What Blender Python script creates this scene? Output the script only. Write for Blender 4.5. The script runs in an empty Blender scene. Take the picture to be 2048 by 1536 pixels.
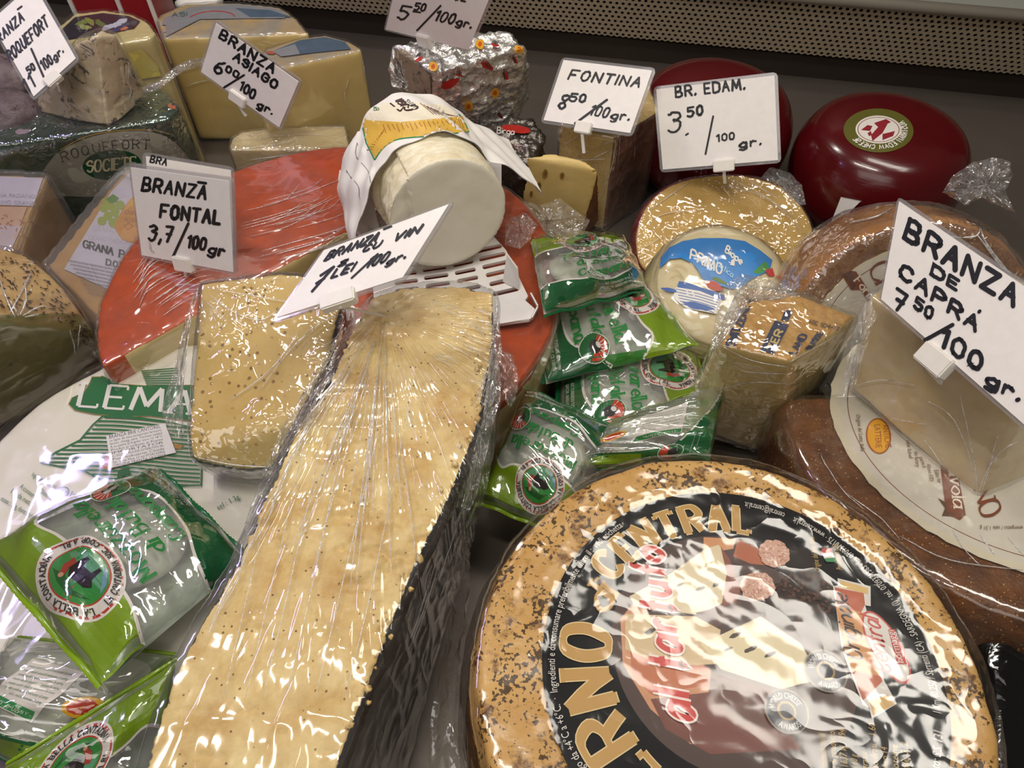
import bpy, bmesh, math, random
import numpy as np
from mathutils import Vector, Matrix
from mathutils.bvhtree import BVHTree
from mathutils.geometry import tessellate_polygon
random.seed(7); rng = np.random.RandomState(7)
SC = bpy.context.scene; COL = SC.collection

# ------------------------------------------------------------------ camera
F, CAMH, PITCH = 1500.0, 0.42, math.radians(52)
cam = bpy.data.objects.new('camera', bpy.data.cameras.new('camera')); COL.objects.link(cam)
cam.location = (0, 0, CAMH); cam.rotation_euler = (math.radians(90) - PITCH, 0, 0)
cam.data.sensor_width = 36; cam.data.lens = F / 2048 * 36; cam.data.clip_start = .01
cam.data.dof.use_dof = False
SC.camera = cam
# ------------------------------------------------------------------ world, lights, exposure
w = bpy.data.worlds.new('world'); SC.world = w; w.use_nodes = True
w.node_tree.nodes['Background'].inputs[0].default_value = (.62, .52, .42, 1)
w.node_tree.nodes['Background'].inputs[1].default_value = .12
def area(name, loc, target, sx, sy, power, col, spread=180):
    d = bpy.data.lights.new(name, 'AREA'); d.shape = 'RECTANGLE'; d.size = sx; d.size_y = sy
    d.energy = power; d.color = col; d.spread = math.radians(spread)
    o = bpy.data.objects.new(name, d); COL.objects.link(o); o.location = loc
    o.rotation_euler = (Vector(target) - Vector(loc)).to_track_quat('-Z', 'Y').to_euler()
    return o
area('front_fill_lamp', (-.35, -.75, 1.15), (-.05, .35, 0), 1.3, .5, 4.6, (1, .94, .87))  # added fill from behind the camera, brightens faces turned towards it
L_p = area('ceiling_panel_lamp', (.37, .355, .95), (.37, .355, 0), .56, .15, 3.6, (1, .93, .83)); L_p.rotation_euler = (0, 0, math.radians(-32))
area('case_tube_lamp', (-.15, .12, .95), (-.05, .3, 0), .5, .04, 4.0, (1, .94, .85))
area('left_violet_lamp', (-.62, .42, .62), (-.3, .35, 0), .25, .03, .8, (.62, .50, 1))
area('spot_lamp', (-.33, .75, .75), (-.1, .4, 0), .06, .06, 2.2, (1, .92, .84))
SC.view_settings.view_transform = 'Standard'; SC.view_settings.look = 'None'
SC.view_settings.gamma = 1; SC.view_settings.use_curve_mapping = False
SC.view_settings.exposure = -0.1
SC.cycles.transparent_max_bounces = 24; SC.cycles.max_bounces = 8

# ------------------------------------------------------------------ camera maths (a pixel of the 2048x1536 frame -> a point at a height)
_f = Vector((0, math.cos(PITCH), -math.sin(PITCH))); _u = Vector((0, math.sin(PITCH), math.cos(PITCH)))
O = Vector((0, 0, CAMH))
def ray(x, y): return _f + Vector(((x - 1024) / F, 0, 0)) + _u * ((768 - y) / F)
def P(x, y, z):
    d = ray(x, y); return O + d * ((z - CAMH) / d.z)
def PD(x, y, depth): return O + ray(x, y) * depth
def Q(p):
    v = Vector(p) - O; d = v.dot(_f); return (1024 + F * v.x / d, 768 - F * v.dot(_u) / d)

# ------------------------------------------------------------------ tags
def thing(name, label, cat, loc=(0, 0, 0), group=None):
    o = bpy.data.objects.new(name, None); COL.objects.link(o); o.location = loc; o.empty_display_size = .02
    o['label'] = label; o['category'] = cat
    if group: o['group'] = group
    return o
def link(name, me, parent=None, kind=None, label=None):
    o = bpy.data.objects.new(name, me); COL.objects.link(o)
    if parent is not None:
        o.parent = parent
        o.matrix_parent_inverse = Matrix.Translation(parent.location).inverted() if parent.type == 'EMPTY' else Matrix.Identity(4)
    if kind: o['kind'] = kind
    if label: o['label'] = label
    return o
def struct(name, me): return link(name, me, None, 'structure')

# ------------------------------------------------------------------ noise
_perm = rng.permutation(4096); _val = rng.rand(4096)
def vnoise(p, s, seed=0):
    q = np.asarray(p) * s + 1000 + seed * 17.3; i = np.floor(q).astype(int); f = q - i; f = f * f * (3 - 2 * f)
    def h(a, b, c): return _val[_perm[(_perm[(_perm[a & 4095] + b) & 4095] + c) & 4095]]
    x, y, z = i[:, 0], i[:, 1], i[:, 2]; r = 0
    for dx in (0, 1):
        for dy in (0, 1):
            for dz in (0, 1):
                wt = (f[:, 0] if dx else 1 - f[:, 0]) * (f[:, 1] if dy else 1 - f[:, 1]) * (f[:, 2] if dz else 1 - f[:, 2])
                r = r + wt * h(x + dx, y + dy, z + dz)
    return r
def fbm(p, s, seed=0, o=3):
    r = 0; a = .5; t = 0
    for k in range(o): r = r + a * vnoise(p, s * 2 ** k, seed + k); t += a; a *= .5
    return r / t
def ridge(p, s, seed=0, o=2):
    r = 0; a = .6
    for k in range(o): r = r + a * (1 - np.abs(2 * vnoise(p, s * 2.1 ** k, seed + 3 * k) - 1)) ** 3; a *= .5
    return r

# ------------------------------------------------------------------ materials
def srgb(h):
    h = h.lstrip('#'); c = [int(h[i:i + 2], 16) / 255 for i in (0, 2, 4)]
    return tuple(((v + .055) / 1.055) ** 2.4 if v > .04045 else v / 12.92 for v in c) + (1,)
class NT:
    def __init__(s, name):
        s.m = bpy.data.materials.new(name); s.m.use_nodes = True; s.t = s.m.node_tree; s.n = s.t.nodes; s.n.clear()
        s.out = s.n.new('ShaderNodeOutputMaterial')
    def add(s, typ, **k):
        n = s.n.new(typ)
        for a, b in k.items(): setattr(n, a, b)
        return n
    def L(s, a, b): s.t.links.new(a, b)
    def coord(s, scale=(1, 1, 1), which='Object'):
        tc = s.add('ShaderNodeTexCoord'); mp = s.add('ShaderNodeMapping'); mp.inputs['Scale'].default_value = scale
        s.L(tc.outputs[which], mp.inputs['Vector']); return mp.outputs[0]
    def noise(s, v, scale, det=4, rough=.6, dist=0):
        n = s.add('ShaderNodeTexNoise'); n.inputs['Scale'].default_value = scale; n.inputs['Detail'].default_value = det
        n.inputs['Roughness'].default_value = rough; n.inputs['Distortion'].default_value = dist; s.L(v, n.inputs['Vector']); return n.outputs[0]
    def vor(s, v, scale, feature='F1', rnd=1):
        n = s.add('ShaderNodeTexVoronoi'); n.feature = feature; n.inputs['Scale'].default_value = scale
        n.inputs['Randomness'].default_value = rnd; s.L(v, n.inputs['Vector']); return n
    def ramp(s, v, stops, interp='LINEAR'):
        r = s.add('ShaderNodeValToRGB'); r.color_ramp.interpolation = interp; e = r.color_ramp.elements
        while len(e) < len(stops): e.new(.5)
        for k, (p, c) in enumerate(stops):
            e[k].position = p; e[k].color = c if not isinstance(c, (int, float)) else (c, c, c, 1)
        s.L(v, r.inputs[0]); return r.outputs[0]
    def mix(s, f, a, b, blend='MIX'):
        m = s.add('ShaderNodeMix'); m.data_type = 'RGBA'; m.blend_type = blend
        for i, v in ((0, f), (6, a), (7, b)):
            if hasattr(v, 'is_linked') or hasattr(v, 'links'): s.L(v, m.inputs[i])
            else: m.inputs[i].default_value = v
        return m.outputs[2]
    def math(s, op, a, b=None):
        m = s.add('ShaderNodeMath'); m.operation = op
        for i, v in enumerate((a, b)):
            if v is None: continue
            if hasattr(v, 'links'): s.L(v, m.inputs[i])
            else: m.inputs[i].default_value = v
        return m.outputs[0]
    def bump(s, h, strength, dist=.001, nrm=None):
        b = s.add('ShaderNodeBump'); b.inputs['Strength'].default_value = strength; b.inputs['Distance'].default_value = dist
        s.L(h, b.inputs['Height'])
        if nrm: s.L(nrm, b.inputs['Normal'])
        return b.outputs[0]
    def bsdf(s, col, rough=.5, metal=0, nrm=None, spec=.5, coat=0, sss=0, sssr=(.01, .006, .003)):
        b = s.add('ShaderNodeBsdfPrincipled')
        for i, v in (('Base Color', col), ('Roughness', rough), ('Metallic', metal), ('Specular IOR Level', spec), ('Coat Weight', coat)):
            if hasattr(v, 'links'): s.L(v, b.inputs[i])
            else: b.inputs[i].default_value = v
        if nrm: s.L(nrm, b.inputs['Normal'])
        return b.outputs[0]
    def done(s, sh): s.L(sh, s.out.inputs[0]); return s.m
_plain = {}
def plain(hexc, rough=.5, metal=0, spec=.5, coat=0):
    k = (hexc, rough, metal, coat)
    if k not in _plain:
        t = NT('print_' + hexc.strip('#')); v = t.coord(); n = t.noise(v, 180, 2)
        c = srgb(hexc); c2 = tuple(x * .88 for x in c[:3]) + (1,)
        _plain[k] = t.done(t.bsdf(t.mix(n, c2, c), rough, metal, None, spec, coat))
    return _plain[k]
def cheese_mat(name, c1, c2, scale=40, holes=None, holecol='#7a5a20', bump=.3, rind=None, rind2=None, rough=.42, rscale=120, veins=None, rbump=.6, amp=.35, rrough=.5, coat=0, holeth=.12, speck=None):
    t = NT(name); v = t.coord(); n = t.noise(v, scale, 5, .65); nf = t.noise(v, scale * 9, 3, .6)
    col = t.mix(t.ramp(n, [(.3, 0), (.7, 1)]), srgb(c1), srgb(c2)); h = t.math('ADD', n, t.math('MULTIPLY', nf, .25))
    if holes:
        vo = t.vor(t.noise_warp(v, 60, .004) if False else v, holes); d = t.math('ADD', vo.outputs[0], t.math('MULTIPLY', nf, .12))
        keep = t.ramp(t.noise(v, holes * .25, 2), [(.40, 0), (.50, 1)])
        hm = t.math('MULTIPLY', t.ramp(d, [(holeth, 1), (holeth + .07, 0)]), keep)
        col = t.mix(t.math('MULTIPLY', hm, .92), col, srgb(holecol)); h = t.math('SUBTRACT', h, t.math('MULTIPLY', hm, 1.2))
    if veins:
        vn = t.noise(v, veins[1], 4, .7, .8); vm = t.ramp(vn, [(veins[2], 0), (veins[2] + .06, 1)])
        col = t.mix(t.math('MULTIPLY', vm, .85), col, srgb(veins[0])); h = t.math('SUBTRACT', h, vm)
    if speck:
        sc_, sca, scb, th_ = speck; big = t.noise(v, scb, 3, .6); fine = t.noise(v, sca, 3, .6)
        sm_ = t.ramp(t.math('ADD', fine, t.math('MULTIPLY', big, .8)), [(th_, 0), (th_ + .05, 1)])
        col = t.mix(t.math('MULTIPLY', sm_, .9), col, srgb(sc_)); pm_ = t.ramp(t.noise(v, scb * 1.3, 4, .7), [(.54, 0), (.66, .85)]); col = t.mix(pm_, col, srgb('#5f3917'))
    nrm = t.bump(h, bump, .0012)
    ps = t.bsdf(col, rough, 0, nrm, .4, coat)
    if rind:
        rn = t.noise(v, rscale, 5, .7); rs = t.vor(v, rscale * 1.6)
        rc = t.mix(t.ramp(rn, [(.35, 0), (.62, 1)]), srgb(rind), srgb(rind2 or rind))
        rsn = t.bump(t.math('ADD', rn, t.math('MULTIPLY', rs.outputs[0], .4)), rbump, .0012)
        at = t.add('ShaderNodeAttribute'); at.attribute_name = 'rind'
        e = t.math('ADD', at.outputs['Fac'], t.math('MULTIPLY', t.math('SUBTRACT', t.noise(v, 90, 4), .5), amp))
        f = t.ramp(e, [(.45, 0), (.55, 1)])
        rsh = t.bsdf(rc, rrough, 0, rsn, .5, coat)
        mx = t.add('ShaderNodeMixShader'); t.L(f, mx.inputs[0]); t.L(ps, mx.inputs[1]); t.L(rsh, mx.inputs[2]); return t.done(mx.outputs[0])
    return t.done(ps)
def film_mat(name, haze=.05, wr=140, strength=.8, tint=(.97, .97, .97, 1), rough=.07, stretch=(1, 1, 1), gl=(.10, .8), radial=None):
    """thin clear cling film: see-through, glossy, creased"""
    t = NT(name); v = t.coord(stretch)
    a = t.noise(v, wr, 1.2, .5, .5); ra = t.math('ABSOLUTE', t.math('SUBTRACT', a, .5))
    b = t.noise(v, wr * .35, 1, .5, .4); rb = t.math('ABSOLUTE', t.math('SUBTRACT', b, .5))
    h = t.math('ADD', t.math('POWER', t.math('SUBTRACT', 1, ra), 6), t.math('POWER', t.math('SUBTRACT', 1, rb), 8))
    if radial:
        tc = t.add('ShaderNodeTexCoord'); s = t.add('ShaderNodeVectorMath'); s.operation = 'SUBTRACT'; t.L(tc.outputs['Object'], s.inputs[0]); s.inputs[1].default_value = radial
        sp = t.add('ShaderNodeSeparateXYZ'); t.L(s.outputs[0], sp.inputs[0])
        an = t.math('ARCTAN2', sp.outputs[0], sp.outputs[1]); cb = t.add('ShaderNodeCombineXYZ'); t.L(an, cb.inputs[0])
        ln = t.add('ShaderNodeVectorMath'); ln.operation = 'LENGTH'; t.L(s.outputs[0], ln.inputs[0]); t.L(t.math('MULTIPLY', ln.outputs['Value'], .8), cb.inputs[1])
        rn = t.noise(cb.outputs[0], 22, 1, .5); rr = t.math('POWER', t.math('SUBTRACT', 1, t.math('ABSOLUTE', t.math('SUBTRACT', rn, .5))), 14)
        h = t.math('ADD', t.math('MULTIPLY', h, .035), t.math('MULTIPLY', rr, 1.5))
    h = t.math('MULTIPLY', h, t.ramp(t.noise(v, wr * .22, 1.5, .5), [(.38, .12), (.62, 1)]))
    nrm = t.bump(h, strength, .001)
    tr = t.add('ShaderNodeBsdfTransparent'); tr.inputs[0].default_value = tint
    g = t.add('ShaderNodeBsdfGlossy'); g.inputs['Roughness'].default_value = rough; t.L(nrm, g.inputs['Normal']); g.inputs[0].default_value = (1, 1, 1, 1)
    lw = t.add('ShaderNodeLayerWeight'); lw.inputs[0].default_value = .25; t.L(nrm, lw.inputs['Normal'])
    mr = t.add('ShaderNodeMapRange'); t.L(lw.outputs['Facing'], mr.inputs[0]); mr.inputs[3].default_value = gl[0]; mr.inputs[4].default_value = gl[1]
    m1 = t.add('ShaderNodeMixShader'); t.L(mr.outputs[0], m1.inputs[0]); t.L(tr.outputs[0], m1.inputs[1]); t.L(g.outputs[0], m1.inputs[2])
    df = t.add('ShaderNodeBsdfDiffuse'); df.inputs[0].default_value = (.85, .85, .85, 1); t.L(nrm, df.inputs['Normal'])
    hz = t.math('MULTIPLY', t.ramp(a, [(.3, .3), (.75, 1)]), haze)
    m2 = t.add('ShaderNodeMixShader'); t.L(hz, m2.inputs[0]); t.L(m1.outputs[0], m2.inputs[1]); t.L(df.outputs[0], m2.inputs[2])
    return t.done(m2.outputs[0])
M = {}
M['film'] = film_mat('cling_film')
M['film_dense'] = film_mat('cling_film_bunched', .12, 170, 1.0, gl=(.16, .95))
M['film_soft'] = film_mat('cling_film_smooth', .02, 60, .4, gl=(.05, .5), rough=.12)
M['crease'] = film_mat('cling_film_crease', .6, 300, .3, gl=(.35, .9), rough=.16)  # white diffuse haze puts the bright glint of the folds into their colour

# ------------------------------------------------------------------ mesh tools
def mesh_from(name, v, f, mat=None, smooth=True):
    me = bpy.data.meshes.new(name); me.from_pydata([tuple(x) for x in v], [], [tuple(x) for x in f]); me.update()
    if mat: me.materials.append(mat)
    if smooth: me.shade_smooth()
    return me
def hull(pts):
    bm = bmesh.new()
    for p in pts: bm.verts.new(p)
    r = bmesh.ops.convex_hull(bm, input=bm.verts)
    bmesh.ops.delete(bm, geom=list({g for g in r['geom_interior'] + r['geom_unused'] if isinstance(g, bmesh.types.BMVert)}), context='VERTS')
    bmesh.ops.recalc_face_normals(bm, faces=bm.faces)
    me = bpy.data.meshes.new('h'); bm.to_mesh(me); bm.free(); return me
def remesh(me, voxel=.002, smooth=4, factor=.5):
    o = bpy.data.objects.new('tmp', me); COL.objects.link(o)
    m = o.modifiers.new('r', 'REMESH'); m.mode = 'VOXEL'; m.voxel_size = voxel
    if smooth: s = o.modifiers.new('s', 'SMOOTH'); s.iterations = smooth; s.factor = factor
    dg = bpy.context.evaluated_depsgraph_get(); r = bpy.data.meshes.new_from_object(o.evaluated_get(dg))
    bpy.data.objects.remove(o); return r
def vn(me):
    n = len(me.vertices); a = np.empty(n * 3); me.vertices.foreach_get('co', a); b = np.empty(n * 3); me.vertices.foreach_get('normal', b)
    return a.reshape(-1, 3), b.reshape(-1, 3)
def setv(me, a): me.vertices.foreach_set('co', np.ascontiguousarray(a).ravel()); me.update()
def attr(me, vals):
    a = me.attributes.new('rind', 'FLOAT', 'POINT'); a.data.foreach_set('value', np.clip(np.asarray(vals, float), -4, 4))
def cyl_mesh(c, R, z0, z1, n=96, bulge=0, axis=None):
    """closed drum; bulge pushes the side out; axis tilts it about its top centre"""
    prof = [(0, z0), (R * .95, z0), (R, z0 + (z1 - z0) * .12), (R + bulge, (z0 + z1) / 2), (R, z1 - (z1 - z0) * .10), (R * .96, z1), (0, z1)]
    v, f = [], []
    for r, z in prof:
        for k in range(n): a = 2 * math.pi * k / n; v.append((r * math.cos(a), r * math.sin(a), z))
    for i in range(len(prof) - 1):
        for k in range(n): f.append((i * n + k, i * n + (k + 1) % n, (i + 1) * n + (k + 1) % n, (i + 1) * n + k))
    me = bpy.data.meshes.new('c'); me.from_pydata(v, [], f)
    bm = bmesh.new(); bm.from_mesh(me); bmesh.ops.remove_doubles(bm, verts=bm.verts, dist=1e-5); bmesh.ops.recalc_face_normals(bm, faces=bm.faces); bm.to_mesh(me); bm.free()
    if axis is None: c = (c[0], c[1], 0)
    Mx = Matrix.Translation(Vector(c)) @ (Vector((0, 0, 1)).rotation_difference(Vector(axis)).to_matrix().to_4x4() if axis else Matrix())
    me.transform(Mx); return me
def cutmesh(me, co, no):
    bm = bmesh.new(); bm.from_mesh(me); r = bmesh.ops.bisect_plane(bm, geom=bm.verts[:] + bm.edges[:] + bm.faces[:], plane_co=co, plane_no=no, clear_outer=True)
    bmesh.ops.holes_fill(bm, edges=[e for e in bm.edges if e.is_boundary]); bmesh.ops.recalc_face_normals(bm, faces=bm.faces); bm.to_mesh(me); bm.free(); return me
def finish(me, mat, disp=None, rind=None):
    co, nr = vn(me)
    if rind is not None: attr(me, rind(co, nr))
    if disp is not None: setv(me, co + nr * np.asarray(disp(co, nr))[:, None])
    me.materials.clear(); me.materials.append(mat); me.shade_smooth(); return me
def wrapmesh(base, mat, off=.0012, wr=.0016, scale=90, seed=3, sel=None):
    """cling film following a body: its own shell, creased"""
    me = base.copy(); co, nr = vn(me)
    d = off + wr * ridge(co, scale, seed) + wr * .6 * ridge(co, scale * .4, seed + 9)
    setv(me, co + nr * d[:, None])
    for a in list(me.attributes):
        if a.name == 'rind': me.attributes.remove(a)
    me.materials.clear(); me.materials.append(mat); me.shade_smooth(); return me
def drop(pts, zb, spread=0):
    c = sum((Vector((p[0], p[1], 0)) for p in pts), Vector()) / len(pts); r = []
    for p in pts:
        q = Vector((p[0], p[1], zb)); e = (Vector((p[0], p[1], 0)) - c) * spread; r.append(q + e)
    return r
def pts(l): return [P(*a) for a in l]
def tube(pl, r, mat, name='t', n=6, taper=False):
    v, f = [], []; pl = [Vector(p) for p in pl]
    for i, p in enumerate(pl):
        d = (pl[min(i + 1, len(pl) - 1)] - pl[max(i - 1, 0)]).normalized(); a = d.orthogonal().normalized(); b = d.cross(a)
        rr = r * (math.sin(math.pi * (i + .3) / (len(pl) - .4)) ** .5 if taper else 1)
        for k in range(n): t = 2 * math.pi * k / n; v.append(p + a * rr * math.cos(t) + b * rr * math.sin(t))
    for i in range(len(pl) - 1):
        for k in range(n): f.append((i * n + k, i * n + (k + 1) % n, (i + 1) * n + (k + 1) % n, (i + 1) * n + k))
    f.append(tuple(range(n))[::-1]); f.append(tuple(range((len(pl) - 1) * n, len(pl) * n)))
    return v, f
def join(parts):
    V, Fc = [], []
    for v, f in parts:
        b = len(V); V += list(v); Fc += [tuple(i + b for i in q) for q in f]
    return V, Fc
def boxm(cx, cy, cz, ax, ay, az, U=None, W=None, N=None):
    U = U or Vector((1, 0, 0)); W = W or Vector((0, 1, 0)); N = N or Vector((0, 0, 1)); c = Vector((cx, cy, cz)); v = []
    for s in (-1, 1):
        for a, b in ((-1, -1), (1, -1), (1, 1), (-1, 1)): v.append(c + U * ax * a + W * ay * b + N * az * s)
    return v, [(3, 2, 1, 0), (4, 5, 6, 7), (0, 1, 5, 4), (1, 2, 6, 5), (2, 3, 7, 6), (3, 0, 4, 7)]

# ------------------------------------------------------------------ skeleton alphabet (points are two digits: x, y; ~ marks a curve)
G = {'A': "003a60 1454", 'B': "000a ~0a4a584505 ~0545624000", 'C': "~684a1905114062", 'D': "000a ~0a3a68623000", 'E': "50000a5a 0545", 'F': "000a6a 0545",
 'G': "~684a1905114062 626535", 'H': "000a 606a 0565", 'I': "000a", 'L': "0a0050", 'M': "001a427a80", 'N': "000a606a", 'O': "~3a190511305165593a", 'P': "000a ~0a4a674505",
 'Q': "~3a190511305165593a 4270", 'R': "000a ~0a4a674505 3560", 'S': "~583a081655523002", 'T': "303a 0a6a", 'U': "~0a032040636a", 'V': "0a306a", 'W': "0a2048608a",
 'X': "006a 0a60", 'Y': "0a356a 3530", 'Z': "0a6a0060", 'K': "000a 6a0560", 'J': "5a52301002",
 'a': "~552604012053 5650", 'b': "0a00 ~043654523002", 'c': "~553604023051", 'd': "5a50 ~543604023052", 'e': "~0353543604023051", 'f': "~4a3a272620 0646",
 'g': "~543604023052 ~565x3z0y", 'h': "0a00 ~04365450", 'i': "0600 0809", 'l': "0a00", 'm': "0600 ~04263430 ~34566460", 'n': "0600 ~04365450", 'o': "~36040230525436",
 'p': "060z ~043654523002", 'r': "0600 ~042645", 's': "~55260543513001", 't': "~2a222031 0646", 'u': "~0602204152 5650", 'v': "062046", 'w': "0620446086",
 'x': "0650 0056", 'y': "0630 561z", 'z': "06560050", '0': "~2a08022042482a", '1': "082a20", '2': "~083a584600 0050", '3': "~093a583626 ~2655533001", '4': "3a0353 4640",
 '5': "5a0a06 ~0636543001", '6': "~4a17022042442503", '7': "0a5a20 1545", '8': "~2a082542200225482a", '9': "~44240727484420", '/': "004a", '.': "0001", ',': "110y", '-': "0444",
 ':': "0001 0506", "'": "0a08", '%': "004a"}
def _pt(a, b):
    c = {'x': -1, 'y': -2, 'z': -3, 'a': 10, 'b': 11}
    return (int(a) / 10, (c[b] if b in c else int(b)) / 10)
def catmull(p, n=4):
    if len(p) < 3: return p
    closed = p[0] == p[-1]; q = ([p[-2]] + p + [p[1]]) if closed else ([p[0]] + p + [p[-1]]); r = []
    for i in range(1, len(q) - 2):
        for k in range(n):
            t = k / n; a, b, c, d = q[i - 1], q[i], q[i + 1], q[i + 2]
            r.append(tuple(.5 * (2 * b[j] + (c[j] - a[j]) * t + (2 * a[j] - 5 * b[j] + 4 * c[j] - d[j]) * t * t + (3 * b[j] - a[j] - 3 * c[j] + d[j]) * t ** 3) for j in range(len(b))))
    r.append(q[-2]); return r
def glyph(ch):
    s = G.get(ch)
    if s is None: return [], .4
    st = []; mx = 0
    for tok in s.split():
        cv = tok[0] == '~'; tok = tok.lstrip('~')
        p = [_pt(tok[i], tok[i + 1]) for i in range(0, len(tok) - 1, 2)]
        if len(p) < 2: continue
        mx = max(mx, max(q[0] for q in p)); st.append(catmull(p) if cv else p)
    return st, mx + .2
def skel(text, serif=False, track=0):
    """strokes of a line of writing, x advancing, cap height 1; each stroke = (points, isserif)"""
    x = 0; out = []
    for ch in text:
        if ch == ' ': x += .62; continue
        st, adv = glyph(ch)
        for p in st:
            out.append(([(a + x, b) for a, b in p], False))
            if serif:
                for e, nb in ((p[0], p[1]), (p[-1], p[-2])):
                    if abs(e[0] - nb[0]) < .55 * abs(e[1] - nb[1]) and (abs(e[1]) < .01 or abs(e[1] - 1) < .01 or abs(e[1] - .6) < .01 or abs(e[1] + .3) < .01) and len(p) <= 4 and abs(e[1] - nb[1]) > .2 and ch not in 'CGSO':
                        out.append(([(e[0] + x - .13, e[1]), (e[0] + x + .13, e[1])], True))
                    elif len(p) <= 4 and abs(e[1] - nb[1]) < .01 and ch in 'ELTFZ' and p[0] != p[-1] and abs(e[0] - nb[0]) > .2:
                        out.append(([(e[0] + x, e[1] - .0), (e[0] + x, e[1] + (.16 if e[1] < .5 else -.16) * (0 if e[1] == .5 else 1))], True))
        x += adv + track
    return out, max(x - .2 - track, .1)
_fcache = {}
def ftris(text):
    if text in _fcache: return _fcache[text]
    cu = bpy.data.curves.new('f', 'FONT'); cu.body = text; cu.size = 1.37; cu.resolution_u = 2; cu.fill_mode = 'BOTH'
    o = bpy.data.objects.new('f', cu); COL.objects.link(o); dg = bpy.context.evaluated_depsgraph_get()
    me = bpy.data.meshes.new_from_object(o.evaluated_get(dg)); bpy.data.objects.remove(o)
    v = [(p.co.x, p.co.y) for p in me.vertices]; f = [tuple(q.vertices) for q in me.polygons]
    wd = max([a for a, b in v] or [1]); _fcache[text] = (v, f, wd); return _fcache[text]

class Decal:
    """flat print: polygons and pen strokes in 2D, laid on a surface by a map(x, y, lift) -> point"""
    def __init__(s, mp, grid=None, lift=.00025, step=.000012, pstep=None):
        s.map = mp; s.grid = grid; s.z = lift; s.step = min(step, .000004); s.ps = pstep or (.00005 if grid else .000008); s.V = []; s.Fc = []; s.mats = []; s.mi = []
    def _m(s, mat):
        if mat not in s.mats: s.mats.append(mat)
        return s.mats.index(mat)
    def _emit(s, v2, faces, mat, lift):
        k = s._m(mat); b = len(s.V); ok = []
        for x, y in v2: p = s.map(x, y, lift); ok.append(p is not None); s.V.append(p if p is not None else Vector((0, 0, -9)))
        for f in faces:
            if all(ok[i] for i in f): s.Fc.append(tuple(i + b for i in f)); s.mi.append(k)
    def poly(s, p, mat, keep=False):
        s.z += s.ps
        if s.grid:
            bm = bmesh.new(); vs = [bm.verts.new((x, y, 0)) for x, y in p]
            tr = tessellate_polygon([[Vector((x, y, 0)) for x, y in p]])
            for t in tr:
                try: bm.faces.new([vs[i] for i in t])
                except Exception: pass
            for ax in (0, 1):
                lo = min(q[ax] for q in p); hi = max(q[ax] for q in p); n = int((hi - lo) / s.grid)
                for k in range(1, n + 1):
                    c = [0, 0, 0]; c[ax] = lo + k * s.grid; nn = [0, 0, 0]; nn[ax] = 1
                    bmesh.ops.bisect_plane(bm, geom=bm.verts[:] + bm.edges[:] + bm.faces[:], plane_co=c, plane_no=nn)
            bm.verts.index_update(); v2 = [(v.co.x, v.co.y) for v in bm.verts]; fc = [[v.index for v in f.verts] for f in bm.faces]; bm.free()
        else:
            v2 = list(p); fc = [tuple(t) for t in tessellate_polygon([[Vector((x, y, 0)) for x, y in p]])]
        s._emit(v2, fc, mat, s.z)
    def ell(s, cx, cy, rx, ry, mat, rot=0, n=40, jag=0):
        c, si = math.cos(rot), math.sin(rot); p = []
        for k in range(n):
            a = 2 * math.pi * k / n; r = 1 + jag * random.uniform(-1, 1); x = rx * r * math.cos(a); y = ry * r * math.sin(a); p.append((cx + x * c - y * si, cy + x * si + y * c))
        s.poly(p, mat)
    def dots(s, p, w, mat):
        for x, y in (p if len(p) < 7 else (p[0], p[-1])): s._emit([(x + w / 2 * math.cos(a * .785), y + w / 2 * math.sin(a * .785)) for a in range(8)], [tuple(range(8))], mat, s.z + .000002)
    def stroke(s, p, w, mat, closed=False, maxseg=None):
        """w: width or (thick, thin) by direction"""
        if s.grid or maxseg:
            g = maxseg or s.grid; q = [p[0]]
            for a, b in zip(p, p[1:]):
                n = max(1, int(math.dist(a, b) / g)); q += [(a[0] + (b[0] - a[0]) * k / n, a[1] + (b[1] - a[1]) * k / n) for k in range(1, n + 1)]
            p = q
        p = [a for i, a in enumerate(p) if i == 0 or math.dist(a, p[i - 1]) > 1e-9]
        if len(p) < 2: return
        s.z += s.step; v, f = [], []; n = len(p)
        for i in range(n):
            a = p[max(i - 1, 0)] if not closed or i > 0 else p[-2]; b = p[min(i + 1, n - 1)] if not closed or i < n - 1 else p[1]
            dx, dy = b[0] - a[0], b[1] - a[1]; l = math.hypot(dx, dy) or 1; nx, ny = -dy / l, dx / l
            if 0 < i < n - 1:
                d1 = (p[i][0] - p[i - 1][0], p[i][1] - p[i - 1][1]); l1 = math.hypot(*d1) or 1; cs = abs(nx * -d1[1] / l1 + ny * d1[0] / l1); k = 1 / max(cs, .5)
            else: k = 1
            ww = (w if not isinstance(w, tuple) else w[1] + (w[0] - w[1]) * abs(dy / l) ** 1.0) * k / 2
            v += [(p[i][0] + nx * ww, p[i][1] + ny * ww), (p[i][0] - nx * ww, p[i][1] - ny * ww)]
            if i: f.append((2 * i - 2, 2 * i - 1, 2 * i + 1, 2 * i))
        s._emit(v, f, mat, s.z)
    def write(s, text, fn, w, mat, serif=False, width=None, height=1, track=0, slant=0, jit=0, outline=None, pen=None):
        """fn(x, y) places writing-space (x along, y up) into 2D"""
        st, wd = skel(text, serif, track); k = (width / wd) if width else height
        kw = 1
        for ow, om in ([(outline[0], outline[1])] if outline else []) + [(0, mat)]:
            for p, isf in st:
                q = [(x * k + y * height * slant + random.uniform(-jit, jit) * height, y * height + random.uniform(-jit, jit) * height) for x, y in p]
                q = [fn(*a) for a in q]
                if isinstance(w, tuple) and not isf:
                    # contrast is judged in writing space
                    s._calli(p, q, w, om, ow)
                else: s.stroke(q, (w[1] * 1.0 if isinstance(w, tuple) else w) + ow, om)
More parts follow.
